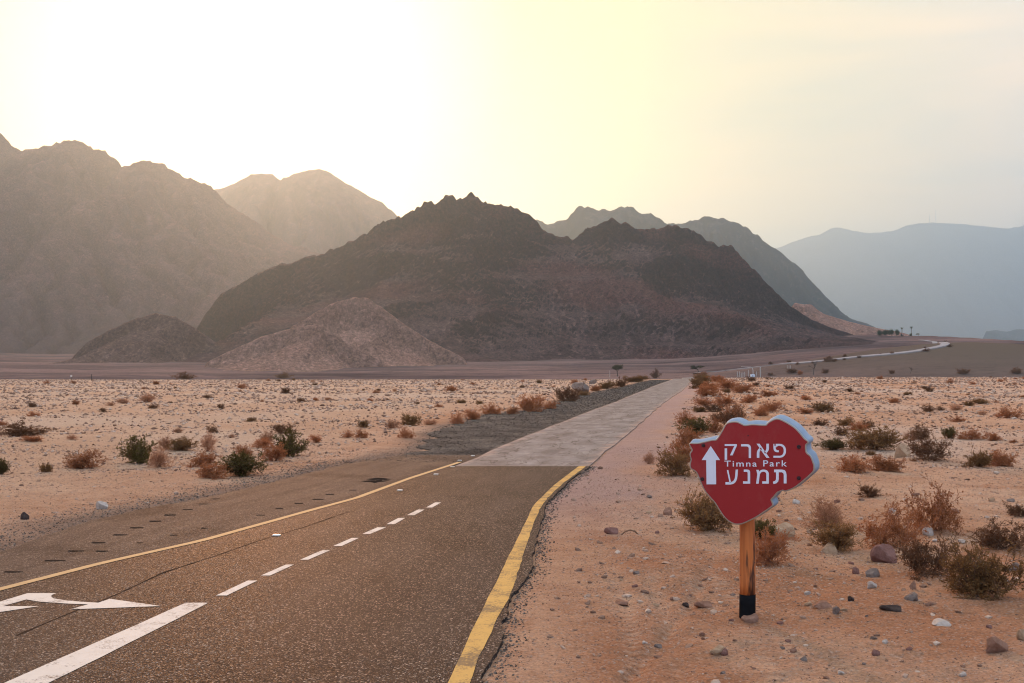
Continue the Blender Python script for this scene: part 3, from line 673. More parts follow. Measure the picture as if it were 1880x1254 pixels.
    def line(parts, extra=()):
        VV, FF = [], []
        for txt, box, off, sp in parts:
            V, fs = glyph(txt, box, off, sp); k = len(VV)
            VV += [(a, yl0, b) for a, b in V]; FF += [tuple(i + k for i in f) for f in fs]
        for pl_ in extra:
            k = len(VV); VV += [(a, yl0, b) for a, b in (loc(*c_) for c_ in pl_)]; FF.append(tuple(range(k, len(VV))))
        me = mesh_from('lettering', VV, FF)
        bm = bmesh.new(); bm.from_mesh(me)
        for f_ in bm.faces:
            f_.normal_update()
            if f_.normal.y > 0: f_.normal_flip()
        bm.to_mesh(me); bm.free()
        return obj('lettering', me, m_w, root)
    e = 0.009
    line([('\u05e7', (455, 378, 568, 522), e, 1), ('\u05e8', (606, 378, 698, 506), e, 1), ('\u05d0', (748, 374, 868, 504), e, 1), ('\u05e4', (904, 375, 1020, 503), 0.0, 1)])
    line([('Timna', (452, 530, 752, 585), 0.008, 1.22)]); line([('Park', (810, 527, 1028, 584), 0.008, 1.22)])
    line([('\u05e2', (462, 612, 578, 750), e, 1), ('\u05e0', (624, 612, 690, 742), e, 1), ('\u05de', (745, 612, 862, 742), e, 1)], [[(910, 612), (985, 612), (1008, 618), (1020, 635), (1025, 660), (1025, 740), (999, 740), (999, 662), (994, 645), (980, 637), (910, 637)],
          [(928, 637), (953, 637), (953, 700), (948, 722), (932, 738), (905, 746), (898, 724), (917, 718), (926, 708), (928, 695)]])
    m_bolt = MT('bolt_dark', 0.5, 0.4).color((0.035, 0.012, 0.012)).m
    bm = bmesh.new(); bmesh.ops.create_cone(bm, cap_ends=True, segments=12, radius1=0.019, radius2=0.012, depth=0.014)
    bmesh.ops.rotate(bm, verts=bm.verts, matrix=Matrix.Rotation(math.radians(90), 3, 'X'))
    bme = bpy.data.meshes.new('bolt'); bm.to_mesh(bme); bm.free()
    for p in ((258, 390), (1137, 403), (248, 700), (1137, 692)):
        a, b = loc(*p); q = obj('bolt', bme, m_bolt, root); q.location = (a, YF - 0.009, b)
    a, b = loc(670, 300); q = obj('bolt', bme, m_bolt, root); q.location = (a, YF - 0.005, b); q.scale = (0.35, 0.35, 0.35)
    # the round log post with its black painted foot
    zt = loc(600, 600)[1]; xl, xr = loc(592, 1090)[0], loc(742, 1090)[0]; rad = abs(xr - xl) / 2 * 0.985
    zp = (1134 - 1087) / F * by                                    # height of the black band
    def log(name, z0, z1, r0, r1, m, steps, seed):
        V = []; N = 28
        for j in range(steps + 1):
            k = j / steps; z = z0 + (z1 - z0) * k; rr = r0 + (r1 - r0) * k
            for i in range(N):
                a = 2 * math.pi * i / N
                w = rr * (1 + 0.03 * float(pn(math.cos(a) * 1.3 + seed, z * 1.5 + math.sin(a), 7)))
                V.append((w * math.cos(a) + 0.006 * math.sin(z * 3), w * math.sin(a), z))
        fs = [(j * N + i, j * N + (i + 1) % N, (j + 1) * N + (i + 1) % N, (j + 1) * N + i) for j in range(steps) for i in range(N)]
        fs += [tuple(range(N))[::-1], tuple(range(steps * N, (steps + 1) * N))]
        me = mesh_from(name, V, fs)
        for p in me.polygons: p.use_smooth = len(p.vertices) == 4
        return obj(name, me, m, root)
    t = MT('post_wood', 0.6, 0.35); ov = t.tcn.outputs['Object']
    g = t.noise(16, 6, 0.65, vec=ov, stretch=(1, 1, 0.07), dist=0.5); st = t.noise(9, 4, 0.6, vec=ov, stretch=(1.4, 1.4, 0.16))
    c = t.mix(t.ramp(g, [(0.32, 0.0), (0.66, 1.0)]), (0.34, 0.078, 0.017), (0.62, 0.185, 0.042))
    c = t.mix(t.ramp(st, [(0.53, 0.0), (0.62, 0.95)]), c, (0.035, 0.014, 0.008))
    c = t.mix(t.ramp(t.voro(13, vec=ov), [(0.05, 0.9), (0.10, 0.0)]), c, (0.03, 0.012, 0.008))
    t.color(c); t.bump(g, 0.5, 0.006)
    post = log('post', zp - 0.01, zt, rad, rad * 0.96, t.m, 10, 1)
    t = MT('post_black', 0.9, 0.03); t.color(t.mix(t.noise(20, 4, vec=t.tcn.outputs['Object']), (0.006, 0.006, 0.007), (0.014, 0.013, 0.013)))
    foot = log('painted_foot', -0.12, zp, rad * 1.035, rad * 1.03, t.m, 4, 1)
    foot.parent = post
    post['label'] = 'orange brown log post with dark streaks and a black painted foot'
    return root
build_sign()

# ------------------------------------------------------------------ shrubs
def quads_mesh(name, V, m):
    n = len(V) // 4
    me = mesh_np(name, np.asarray(V).reshape(-1, 3), np.arange(n * 4).reshape(n, 4), False)
    return me
def tube_quads(p0, p1, r0, r1):
    """three-sided tapered tubes, arrays of segments"""
    p0 = np.asarray(p0); p1 = np.asarray(p1); d = p1 - p0; d /= np.maximum(1e-9, np.linalg.norm(d, axis=1))[:, None]
    ref = np.where(np.abs(d[:, 2:3]) > 0.9, np.array([[1.0, 0, 0]]), np.array([[0, 0, 1.0]]))
    a = np.cross(d, ref); a /= np.linalg.norm(a, axis=1)[:, None]; b = np.cross(d, a)
    out = []
    for i in range(3):
        t0, t1 = 2 * math.pi * i / 3, 2 * math.pi * (i + 1) / 3
        e0 = a * math.cos(t0) + b * math.sin(t0); e1 = a * math.cos(t1) + b * math.sin(t1)
        out.append(np.stack([p0 + e0 * r0[:, None], p0 + e1 * r0[:, None], p1 + e1 * r1[:, None], p1 + e0 * r1[:, None]], 1))
    return np.concatenate(out).reshape(-1, 3)
def shrub_proto(seed, stems=16, br=6, tw=5, lv=6, leaf=0.018, upright=0.5, dense=1.0, flat=0.62):
    """about 1 m across and `flat` m high"""
    R = np.random.RandomState(seed); S = [[], [], [], []]; leafs = []
    def add(p, q, r0, r1): S[0].append(p); S[1].append(q); S[2].append(r0); S[3].append(r1)
    lob = [(R.uniform(0, 2 * math.pi), R.uniform(0.75, 1.15)) for _ in range(5)]
    for i in range(stems):
        az = R.uniform(0, 2 * math.pi); el = math.radians(R.uniform(12, 85) * (0.6 + 0.4 * upright) + 8 * upright)
        L = 0.5 * R.uniform(0.72, 1.05) * min(l for a, l in lob if True or a) ** 0.0 * lob[int(az / 6.2832 * 5) % 5][1]
        d = np.array([math.cos(az) * math.cos(el), math.sin(az) * math.cos(el), math.sin(el)])
        L = L * (1.0 if abs(d[2]) < 0.5 else (0.7 + 0.55 * flat))
        p = np.array([R.normal(0, 0.035), R.normal(0, 0.035), -0.01]); pp = [p]
        for k in range(4):
            d = d + R.normal(0, 0.13, 3); d[2] += 0.02; d /= np.linalg.norm(d)
            q = p + d * L / 4; add(p, q, 0.007 * (1 - k * 0.2), 0.007 * (0.8 - k * 0.2)); p = q; pp.append(p)
        for b in range(br):
            k = R.uniform(0.25, 1.0) * 4; i0 = min(3, int(k)); s0 = pp[i0] + (pp[i0 + 1] - pp[i0]) * (k - i0)
            dd = d * 0.6 + R.normal(0, 0.6, 3); dd[2] = dd[2] * 0.7 + 0.18; dd /= np.linalg.norm(dd)
            l = L * R.uniform(0.22, 0.45); m_ = s0 + dd * l * 0.5; e = m_ + (dd + R.normal(0, 0.25, 3)) * l * 0.5
            if e[2] < 0.0: e[2] = R.uniform(0, 0.04)
            add(s0, m_, 0.0035, 0.0028); add(m_, e, 0.0028, 0.0018)
            for w in range(tw):
                f = R.uniform(0.2, 1.0); ss = s0 + (m_ - s0) * f * 2 if f < 0.5 else m_ + (e - m_) * (f - 0.5) * 2
                td = dd + R.normal(0, 0.75, 3); td[2] += 0.2; td /= np.linalg.norm(td); tl = R.uniform(0.05, 0.13)
                te = ss + td * tl
                if te[2] < 0.0: te[2] = 0.01
                add(ss, te, 0.0026, 0.0014)
                for q in range(lv):
                    leafs.append((ss + (te - ss) * R.uniform(0.15, 1.05) + R.normal(0, 0.006, 3), td, leaf * R.uniform(0.6, 1.3)))
    st = tube_quads(S[0], S[1], np.array(S[2]), np.array(S[3]))
    P = np.array([l[0] for l in leafs]); D = np.array([l[1] for l in leafs]); z = np.array([l[2] for l in leafs])[:, None]
    D = D + R.normal(0, 0.5, D.shape); D /= np.linalg.norm(D, axis=1)[:, None]
    N = np.cross(D, R.normal(0, 1, D.shape)); N /= np.linalg.norm(N, axis=1)[:, None]
    lf = np.stack([P, P + D * z * 0.5 + N * z * 0.26, P + D * z, P + D * z * 0.5 - N * z * 0.26], 1).reshape(-1, 3)
    mx = np.percentile(np.hypot(lf[:, 0], lf[:, 1]), 91) * 2; hz_ = np.percentile(lf[:, 2], 96)
    sc = np.array([1 / mx, 1 / mx, 1 / hz_])
    return st * sc, lf * sc
def foliage_mat(name, a, b, tr=0.3):
    t = MT(name, 0.85, 0.04); r = t.objrand()
    c = t.mix(t.noise(5.0, 3, 0.6, vec=t.tcn.outputs['Object']), a, b)
    hs = t.n.new('ShaderNodeHueSaturation'); t.l.new(c, hs.inputs['Color'])
    t.l.new(t.math('ADD', t.math('MULTIPLY', r, 0.5), 0.75), hs.inputs['Value'])
    t.color(hs.outputs['Color'])
    trn = t.n.new('ShaderNodeBsdfTranslucent'); t.l.new(hs.outputs['Color'], trn.inputs['Color'])
    mx = t.n.new('ShaderNodeMixShader'); mx.inputs[0].default_value = tr
    t.l.new(t.b.outputs[0], mx.inputs[1]); t.l.new(trn.outputs[0], mx.inputs[2])
    t.l.new(mx.outputs[0], t.n['Material Output'].inputs['Surface']); return t.m
FM = {'rust': foliage_mat('rust_foliage', (0.29, 0.095, 0.034), (0.48, 0.205, 0.085)),
      'pale': foliage_mat('pale_foliage', (0.38, 0.185, 0.090), (0.54, 0.30, 0.170)),
      'olive': foliage_mat('olive_foliage', (0.165, 0.092, 0.034), (0.30, 0.155, 0.062)),
      'green': foliage_mat('green_foliage', (0.062, 0.056, 0.015), (0.165, 0.115, 0.036)),
      'dark': foliage_mat('dark_foliage', (0.095, 0.048, 0.024), (0.22, 0.100, 0.048))}
t = MT('twig', 0.9, 0.1); t.color(t.mix(t.objrand(), (0.10, 0.055, 0.032), (0.20, 0.115, 0.070))); M_twig = t.m
t = MT('red_twig', 0.9, 0.1); t.color(t.mix(t.objrand(), (0.23, 0.095, 0.050), (0.34, 0.160, 0.090))); M_rtwig = t.m
SPEC = {'rust': dict(stems=22, br=7, tw=6, lv=8, leaf=0.027), 'pale': dict(stems=26, br=7, tw=6, lv=5, leaf=0.022, upright=0.8),
        'olive': dict(stems=26, br=7, tw=6, lv=9, leaf=0.027), 'green': dict(stems=28, br=7, tw=6, lv=11, leaf=0.028, upright=0.8), 'dark': dict(stems=22, br=7, tw=6, lv=8, leaf=0.026)}
PROTO = {}
for ki, (k_, sp_) in enumerate(SPEC.items()):
    for j_ in range(3 if k_ in ('rust', 'olive') else 2):
        st_, lf_ = shrub_proto(200 + ki * 10 + j_, **sp_)
        a_ = quads_mesh('shrub_stems', st_, None); b_ = quads_mesh('shrub_foliage', lf_, None)
        a_.materials.append(M_rtwig if k_ in ('rust', 'pale') else M_twig); b_.materials.append(FM[k_])
        w_ = np.concatenate([st_, lf_]); both = quads_mesh('shrub', w_, None)
        both.materials.append(a_.materials[0]); both.materials.append(FM[k_])
        both.polygons.foreach_set('material_index', np.concatenate([np.zeros(len(st_) // 4, int), np.ones(len(lf_) // 4, int)]).astype(np.int32))
        PROTO.setdefault(k_, []).append((a_, b_, both))
RS = np.random.RandomState(5)
def shrub_xy(x, y, w, h, kind, label, group=None, parts=False):
    z = float(terrain(x, y)) - 0.01
    a_, b_, both = PROTO[kind][RS.randint(len(PROTO[kind]))]
    sc = (w * RS.uniform(0.95, 1.05), w * RS.uniform(0.8, 1.0), h)
    if parts:
        o = bpy.data.objects.new('desert_shrub', None); COL.objects.link(o)
        obj('stems', a_, None, o); obj('foliage', b_, None, o)
    else:
        o = obj('desert_shrub', both)
    o.location = (x, y, z); o.rotation_euler = (0, 0, RS.uniform(0, 6.28)); o.scale = sc
    tag(o, label, 'shrub', group); return o
PLN_C = {'rust': 'rust', 'olive': 'olive', 'dark': 'dark brown', 'pale': 'straw', 'green': 'green'}
def plain_label(x, y, kd, w):
    side = 'on the sign side' if x > xat(allR, min(y, 250)) else 'across the road'
    far = 'near the crest of the plain' if y > 130 else ('on the stony middle of the plain' if y > 55 else 'on stony ground')
    return ('low ' if w < 0.5 else 'wide ') + PLN_C[kd] + ' shrub ' + far + ' ' + side
def plain_px(u, v, w, h, kd):
    x, y = drop(u, v); shrub(u, v, w, h, kd, plain_label(x, y, kd, w * y / F), 'scrub dotted on the stony plain')
def shrub(u, v, wpx, hpx, kind, label, group=None):
    x, y = drop(u, v); s_ = math.hypot(x, y) / F
    # the base seen is the near rim of the plant: its middle stands half its depth behind
    y2 = y + wpx * s_ * 0.28; x2 = x * y2 / y
    return shrub_xy(x2, y2, wpx * s_ * 0.94, hpx * s_ * 0.88 + 0.02, kind, label, group, wpx >= 36)
BIG = [(1790, 1098, 142, 74, 'olive', 'large dense olive brown shrub at the end of the row of scrub beyond the sign'),
    (1697, 1060, 108, 58, 'dark', 'dark blackish brown shrub touching the large olive one'),
    (1632, 1008, 120, 68, 'rust', 'broad rust red shrub behind the reddish boulder'),
    (1720, 980, 112, 72, 'rust', 'open spreading rust shrub with bare forked twigs above the white stone'),
    (1518, 972, 92, 52, 'pale', 'airy pale rust shrub standing alone on bare sand behind the sign'),
    (1532, 1012, 92, 48, 'olive', 'olive and straw shrub behind the yellow stone'),
    (1835, 1012, 105, 45, 'dark', 'wide brown shrub with grey stones at its foot'),
    (1298, 978, 98, 62, 'olive', 'dark olive and rust shrub partly hidden by the left edge of the sign'),
    (1398, 992, 62, 32, 'green', 'small green shrub just behind the top of the wooden post'),
    (1412, 1040, 84, 56, 'rust', 'rust shrub growing right behind the wooden post'),
    (1598, 915, 55, 19, 'dark', 'low dark rust shrub alone on the bare sand strip'),
    (1238, 876, 66, 42, 'olive', 'round brown olive shrub beside the tip of the sign'),
    (1190, 852, 28, 20, 'pale', 'small straw tuft on the verge beside the round olive shrub'),
    (1605, 828, 102, 38, 'olive', 'long hedge like dark olive shrub with a flat top'),
    (1702, 846, 74, 36, 'dark', 'rounded brown shrub leaning on a tan boulder'),
    (1690, 808, 44, 25, 'dark', 'dark rust shrub behind the hedge like olive one'),
    (1572, 868, 70, 26, 'rust', 'low rust shrub in front of the hedge like olive one'),
    (1628, 866, 68, 24, 'rust', 'flat rust shrub between the hedge like olive one and bare sand'),
    (1528, 827, 54, 18, 'green', 'low green shrub beside the blue edge of the sign'),
    (1782, 808, 52, 17, 'rust', 'low rust shrub with a green one at its side'),
    (1742, 806, 26, 18, 'green', 'small green shrub beside the low rust one'),
    (1798, 858, 48, 24, 'olive', 'straw brown shrub in the pair on the stony plain'),
    (1842, 857, 52, 24, 'rust', 'rust shrub in the pair on the stony plain'),
    (1872, 950, 46, 20, 'dark', 'dark flat shrub at the edge of the bare sand'),
    (1256, 850, 56, 36, 'rust', 'rust shrub at the near end of the thicket beside the narrow road'),
    (1268, 820, 60, 32, 'rust', 'fiery rust shrub in the thicket behind the tip of the sign'),
    (1276, 800, 54, 30, 'green', 'green shrub in the thicket behind the tip of the sign'),
    (1312, 795, 44, 26, 'rust', 'rust shrub in the thicket above the left part of the sign'),
    (1345, 790, 54, 34, 'dark', 'dark brown shrub right behind the upper edge of the sign'),
    (1262, 780, 40, 24, 'rust', 'rust red shrub at the top of the thicket beside the narrow road'),
    (258, 852, 64, 46, 'green', 'tall dark green shrub at the back of the roadside cluster'),
    (290, 860, 52, 32, 'pale', 'orange straw shrub in front of the tall dark green one'),
    (305, 826, 36, 22, 'pale', 'pale straw shrub behind the tall dark green one'),
    (334, 828, 50, 22, 'olive', 'low straw and green shrub beside the pale straw one'),
    (380, 830, 30, 33, 'pale', 'upright goblet shaped straw shrub on bare sand'),
    (153, 862, 62, 30, 'rust', 'pinkish rust shrub standing alone left of the dark green one'),
    (85, 868, 24, 14, 'olive', 'tiny olive tuft near the pinkish rust shrub'),
    (2, 872, 26, 24, 'green', 'green shrub cut by the edge of the view beside the road'),
    (443, 876, 84, 40, 'green', 'broad blackish green shrub at the edge of the paved shoulder'),
    (388, 880, 56, 24, 'rust', 'bright rust shrub in front of the broad blackish green one'),
    (372, 858, 62, 24, 'rust', 'low rust shrub behind the broad blackish green one'),
    (448, 840, 38, 20, 'rust', 'rust tuft rising behind the broad blackish green shrub'),
    (528, 840, 60, 46, 'green', 'green and brown shrub at the far end of the roadside cluster'),
    (504, 848, 48, 30, 'rust', 'rust shrub in front of the green and brown one'),
    (518, 796, 46, 16, 'dark', 'dark rust shrub behind the green and brown one'),
    (490, 816, 32, 22, 'pale', 'pale pink shrub beside the green and brown one'),
    (580, 813, 24, 14, 'rust', 'small rust cushion shrub past the roadside cluster'),
    (752, 781, 38, 20, 'olive', 'olive brown shrub where the gravel verge begins'),
    (745, 805, 34, 18, 'rust', 'rust shrub in front of the olive one at the start of the gravel verge'),
    (975, 757, 54, 30, 'rust', 'largest rust shrub along the edge of the dark gravel verge'),
    (1040, 738, 60, 28, 'dark', 'dark rust shrub in front of the grey boulder'),
    (1140, 711, 26, 17, 'dark', 'blackish shrub at the end of the olive row by the gravel verge'),
    (1203, 695, 17, 17, 'dark', 'round black shrub where the road reaches the rise'),
    (40, 802, 95, 22, 'dark', 'dead dark brushwood lying on pale stony ground')]
for a in BIG: shrub(*a)
ROW = [(1115, 714, 44, 13, 'olive'), (1165, 702, 44, 11, 'olive'), (1180, 697, 26, 8, 'olive'), (840, 780, 28, 22, 'rust'), (868, 772, 32, 20, 'rust'), (905, 762, 42, 20, 'rust'), (940, 762, 26, 14, 'rust'),
       (1010, 752, 30, 14, 'rust'), (1095, 718, 24, 10, 'rust'), (718, 787, 36, 14, 'pale'), (790, 781, 32, 10, 'pale'), (665, 804, 28, 15, 'rust'), (668, 785, 22, 13, 'olive'), (640, 804, 26, 12, 'rust'), (1070, 727, 22, 9, 'olive')]
for q in ROW: shrub(*q, {'rust': 'rust tuft', 'olive': 'olive tuft', 'pale': 'straw tuft'}[q[4]] + ' in the line of scrub along the gravel verge', 'tufts along the gravel verge')
THK = [(1290, 702, 42, 15, 'olive'), (1286, 714, 36, 14, 'olive'), (1300, 728, 52, 20, 'rust'), (1336, 714, 50, 16, 'rust'), (1362, 722, 50, 16, 'rust'), (1350, 768, 44, 26, 'rust'), (1415, 756, 42, 18, 'rust'), (1310, 757, 42, 14, 'dark'),
       (1292, 745, 40, 14, 'rust'), (1330, 745, 44, 16, 'rust'), (1380, 700, 20, 9, 'dark'), (1388, 709, 14, 7, 'dark'), (1276, 705, 24, 10, 'olive'), (1320, 702, 40, 12, 'rust'), (1305, 716, 40, 14, 'rust'), (1285, 757, 30, 10, 'olive'),
       (1375, 740, 40, 14, 'rust'), (1410, 728, 30, 10, 'rust'), (1320, 775, 40, 18, 'dark'), (1395, 765, 36, 14, 'rust'), (1290, 690, 24, 7, 'rust')]
for q in THK: shrub(*q, {'rust': 'rust shrub', 'olive': 'olive shrub', 'dark': 'dark brown shrub'}[q[4]] + ' in the thicket on the bank beside the narrow road', 'thicket beside the narrow road')
PLN = [(1580, 792, 52, 14, 'rust'), (1552, 782, 40, 12, 'olive'), (1510, 757, 44, 16, 'olive'), (1480, 760, 30, 9, 'rust'), (1705, 757, 22, 14, 'dark'), (1595, 786, 28, 14, 'dark'), (1640, 740, 24, 8, 'rust'), (1800, 742, 30, 9, 'olive'),
       (1850, 768, 50, 18, 'rust'), (1760, 775, 30, 9, 'rust'), (1505, 782, 30, 12, 'dark'), (1820, 810, 36, 13, 'rust'), (1700, 715, 18, 6, 'dark'), (1560, 720, 20, 6, 'dark'), (1450, 715, 20, 7, 'dark'), (1480, 735, 26, 8, 'rust'),
       (525, 723, 22, 11, 'dark'), (270, 739, 38, 15, 'pale'), (225, 741, 26, 9, 'pale'), (140, 743, 16, 7, 'rust'), (405, 751, 14, 9, 'dark'), (380, 731, 16, 6, 'dark'), (690, 722, 16, 6, 'rust'), (830, 718, 30, 9, 'rust'), (990, 704, 14, 6, 'olive'),
       (680, 738, 12, 6, 'rust'), (60, 748, 20, 8, 'dark'), (880, 742, 14, 6, 'olive'), (765, 742, 16, 4, 'dark'), (1055, 705, 14, 8, 'rust'), (580, 736, 14, 5, 'rust'), (340, 697, 34, 13, 'dark'), (520, 695, 30, 11, 'dark'),
       (60, 812, 40, 10, 'rust'), (130, 808, 22, 8, 'pale'), (390, 795, 22, 12, 'dark'), (325, 796, 20, 9, 'pale'), (1415, 690, 14, 5, 'dark'), (1470, 688, 12, 7, 'rust'), (1516, 686, 14, 8, 'dark'), (1638, 687, 12, 7, 'dark'), (1770, 688, 26, 9, 'dark'), (1866, 687, 24, 10, 'dark'), (1455, 686, 26, 8, 'dark')]
for q in PLN: plain_px(*q)
cnt = 0
while cnt < 90:
    y = math.exp(RS.uniform(math.log(28), math.log(262))); x = RS.uniform(-0.46, 0.46) * y
    if road_dist(x, y) < 3.5 or float(pn(x / 20.0, y / 26.0, 301)) < -0.05: continue
    w = RS.uniform(0.25, 0.75) * (1 + 0.4 * (y > 120)); kd = ['rust', 'rust', 'dark', 'olive', 'pale'][RS.randint(5)]
    shrub_xy(x, y, w, w * RS.uniform(0.3, 0.5), kd, plain_label(x, y, kd, w), 'scrub dotted on the stony plain')
    cnt += 1
for u, v, w in ((1415, 669, 10), (1449, 666, 9), (1492, 667, 7), (1519, 664, 16), (1532, 664, 12), (1551, 655, 9), (1550, 661, 7), (1577, 657, 8), (1522, 657.5, 9), (1616, 651, 5), (1638, 650, 9), (1698, 639, 6), (1743, 637, 9), (1700, 645, 12), (1735, 629, 8), (1464, 669, 8)):
    x, y = drop(u, v); s_ = y / F
    shrub_xy(x, y, w * s_, w * s_ * 0.45, 'dark', 'dark scrub beside the pale road on the far slope', 'scrub along the far road')

# ------------------------------------------------------------------ stones
def ico(sub=1):
    bm = bmesh.new(); bmesh.ops.create_icosphere(bm, subdivisions=sub, radius=1.0)
    V = np.array([v_.co[:] for v_ in bm.verts]); Fc = np.array([[v_.index for v_ in f_.verts] for f_ in bm.faces]); bm.free(); return V, Fc
IV, IF = ico(1); OV = np.array([[1, 0, 0], [0, 1, 0], [-1, 0, 0], [0, -1, 0], [0, 0, 1], [0, 0, -1.0]]); OF = np.array([[0, 1, 4], [1, 2, 4], [2, 3, 4], [3, 0, 4], [1, 0, 5], [2, 1, 5], [3, 2, 5], [0, 3, 5]])
def stone_mat(name, a, b, c3):
    t = MT(name, 0.9, 0.0); tn = t.attr('tone')
    c = t.ramp(tn, [(0.0, a), (0.5, b), (1.0, c3)])
    c = t.mix(1.0, c, t.ramp(t.noise(30, 4, 0.65), [(0.25, 0.72), (0.75, 1.22)]), 'MULTIPLY'); t.color(c); t.bump(t.noise(60, 4, 0.7), 0.4, 0.01); return t.m
M_stone = stone_mat('stones', (0.175, 0.100, 0.068), (0.36, 0.215, 0.140), (0.54, 0.39, 0.285))
M_chip = stone_mat('chippings', (0.050, 0.038, 0.031), (0.12, 0.094, 0.074), (0.25, 0.20, 0.155))
def scatter(name, x, y, s, BV, BF, m, seed, sink=0.35, fn=terrain, flat=0.6):
    R = np.random.RandomState(seed); n = len(x); k = len(BV)
    a = R.uniform(0, 6.28, n); sc = np.stack([s * R.uniform(0.75, 1.35, n), s * R.uniform(0.7, 1.1, n), s * R.uniform(flat * 0.6, flat * 1.25, n)], -1)
    V = BV[None] * (1 + R.uniform(-0.36, 0.30, (n, k, 1))) * sc[:, None, :]
    tl = R.normal(0, 0.25, (n, 1)); V = np.stack([V[..., 0], V[..., 1], V[..., 2] + V[..., 0] * tl], -1)
    ca, sa = np.cos(a)[:, None], np.sin(a)[:, None]
    z = fn(x, y) + sc[:, 2] * sink
    V = np.stack([V[..., 0] * ca - V[..., 1] * sa + x[:, None], V[..., 0] * sa + V[..., 1] * ca + y[:, None], V[..., 2] + z[:, None]], -1)
    Fc = (BF[None] + (np.arange(n) * k)[:, None, None]).reshape(-1, 3)
    me = mesh_np(name, V.reshape(-1, 3), Fc, False); fattr(me, 'tone', np.repeat(R.uniform(0, 1, n) ** 1.1, k))
    o = obj(name, me, m); o['kind'] = 'stuff'; return o
def sample(n, y0, y1, spread, seed, dmin, clump=0.0, near_bias=True):
    R = np.random.RandomState(seed); X, Y = [], []
    while sum(map(len, X)) < n:
        y = np.exp(R.uniform(math.log(y0), math.log(y1), n)) if near_bias else R.uniform(y0, y1, n)
        x = R.uniform(-spread, spread, n) * (y + 4)
        ok = (road_dist(x, y) > dmin + 0.5 * R.rand(n)) & (fbm(x / 5.0, y / 7.0, 411, 3) + 0.5 * R.uniform(-1, 1, n) > clump)
        X.append(x[ok]); Y.append(y[ok])
    return np.concatenate(X)[:n], np.concatenate(Y)[:n]
x, y = sample(45000, 6.0, 34, 0.50, 12, 0.05, -0.2); s = (0.0045 + 0.006 * np.random.RandomState(13).rand(len(x))) * (0.5 + y / 20.0)
scatter('ground_stones', x, y, s, OV, OF, M_stone, 14, 0.3)
x, y = sample(6500, 5.0, 32, 0.50, 1, 0.12, 0.0); R_ = np.random.RandomState(2)
s = 0.007 + 0.009 * R_.rand(len(x)) ** 2 + 0.035 * R_.rand(len(x)) ** 9
scatter('ground_stones', x, y, s * (0.6 + y / 26.0), IV, IF, M_stone, 3, 0.12)
x, y = sample(30000, 26, 275, 0.48, 5, 1.2, -0.12)
s = (0.0011 * y * (0.55 + 1.5 * np.random.RandomState(6).rand(len(x)) ** 3)).clip(0.02, 0.20)
scatter('ground_stones', x, y, s, OV, OF, M_stone, 7, 0.3)
R_ = np.random.RandomState(8); n = 9000
y = np.exp(R_.uniform(math.log(29), math.log(220), n)); f = R_.rand(n); lft = xat(allL, y) - 0.5; rgt = xat(G_LEFT, y)
x = lft - 1.2 * (R_.rand(n) < 0.25) * R_.rand(n) ** 2 * 2 + f ** 0.9 * (rgt - lft - 0.1); s = (0.0005 * y * (0.6 + R_.rand(n))).clip(0.010, 0.06)
scatter('verge_chippings', x, y, s, OV, OF, M_chip, 9, 0.3, terrain0, 0.5)
n = 5000; y = np.exp(R_.uniform(math.log(8), math.log(30), n)); x = xat(L_EDGE, y) - np.abs(R_.normal(0, 0.7, n)) + 0.05
scatter('verge_chippings', x, y, (0.006 + 0.008 * R_.rand(n)) * (0.5 + y / 22), OV, OF, M_chip, 10, 0.3)

n = 2600; y = np.exp(R_.uniform(math.log(7), math.log(28), n)); x = xat(R_EDGE, y) + 0.02 + np.abs(R_.normal(0, 0.10, n))
scatter('asphalt_crumbs', x, y, (0.005 + 0.011 * R_.rand(n) ** 2) * (0.6 + y / 24), OV, OF, M_chip, 15, 0.25)

# larger rocks, one by one
def rock_proto(seed):
    bm = bmesh.new(); bmesh.ops.create_icosphere(bm, subdivisions=3, radius=0.5); R = np.random.RandomState(seed)
    pl = [(R.normal(0, 1, 3), R.uniform(0.22, 0.38)) for _ in range(14)]
    for v_ in bm.verts:
        p = np.array(v_.co[:])
        for nn, dd in pl:
            nn = nn / np.linalg.norm(nn); q = p @ nn
            if q > dd: p = p - nn * (q - dd) * 0.97
        p = p * (1 + 0.10 * float(pn(p[0] * 5 + seed, p[1] * 5 + p[2] * 3, seed)))
        v_.co = Vector(p)
    me = bpy.data.meshes.new('rock'); bm.to_mesh(me); bm.free()
    A = np.array([v_.co[:] for v_ in me.vertices]); mn, mx_ = A.min(0), A.max(0)
    A = (A - (mn + mx_) / 2) / (mx_ - mn); me.vertices.foreach_set('co', A.astype(np.float32).ravel()); me.update()
    return me
ROCKS = [rock_proto(500 + i) for i in range(6)]
def rmat(name, a, b):
    t = MT(name, 0.9, 0.03); ov = t.tcn.outputs['Object']
    c = t.mix(t.ramp(t.noise(3.5, 5, 0.65, vec=ov), [(0.35, 0), (0.65, 1)]), a, b); c = t.mix(t.ramp(t.noise(14, 4, 0.7, vec=ov), [(0.58, 0), (0.72, 0.6)]), c, tuple(q * 0.5 for q in a))
    t.color(c); t.bump(t.noise(12, 5, 0.7, vec=ov), 0.6, 0.04); return t.m
RM = {'red': rmat('red_rock', (0.20, 0.095, 0.072), (0.29, 0.150, 0.115)), 'tan': rmat('tan_boulder', (0.36, 0.215, 0.125), (0.50, 0.33, 0.20)), 'white': rmat('white_rock', (0.46, 0.36, 0.285), (0.62, 0.51, 0.42)),
      'grey': rmat('grey_boulder', (0.175, 0.125, 0.100), (0.29, 0.215, 0.170)), 'black': rmat('black_rock', (0.05, 0.034, 0.028), (0.10, 0.07, 0.056)), 'brown': rmat('brown_rock', (0.25, 0.125, 0.078), (0.37, 0.205, 0.135))}
RMESH = {}
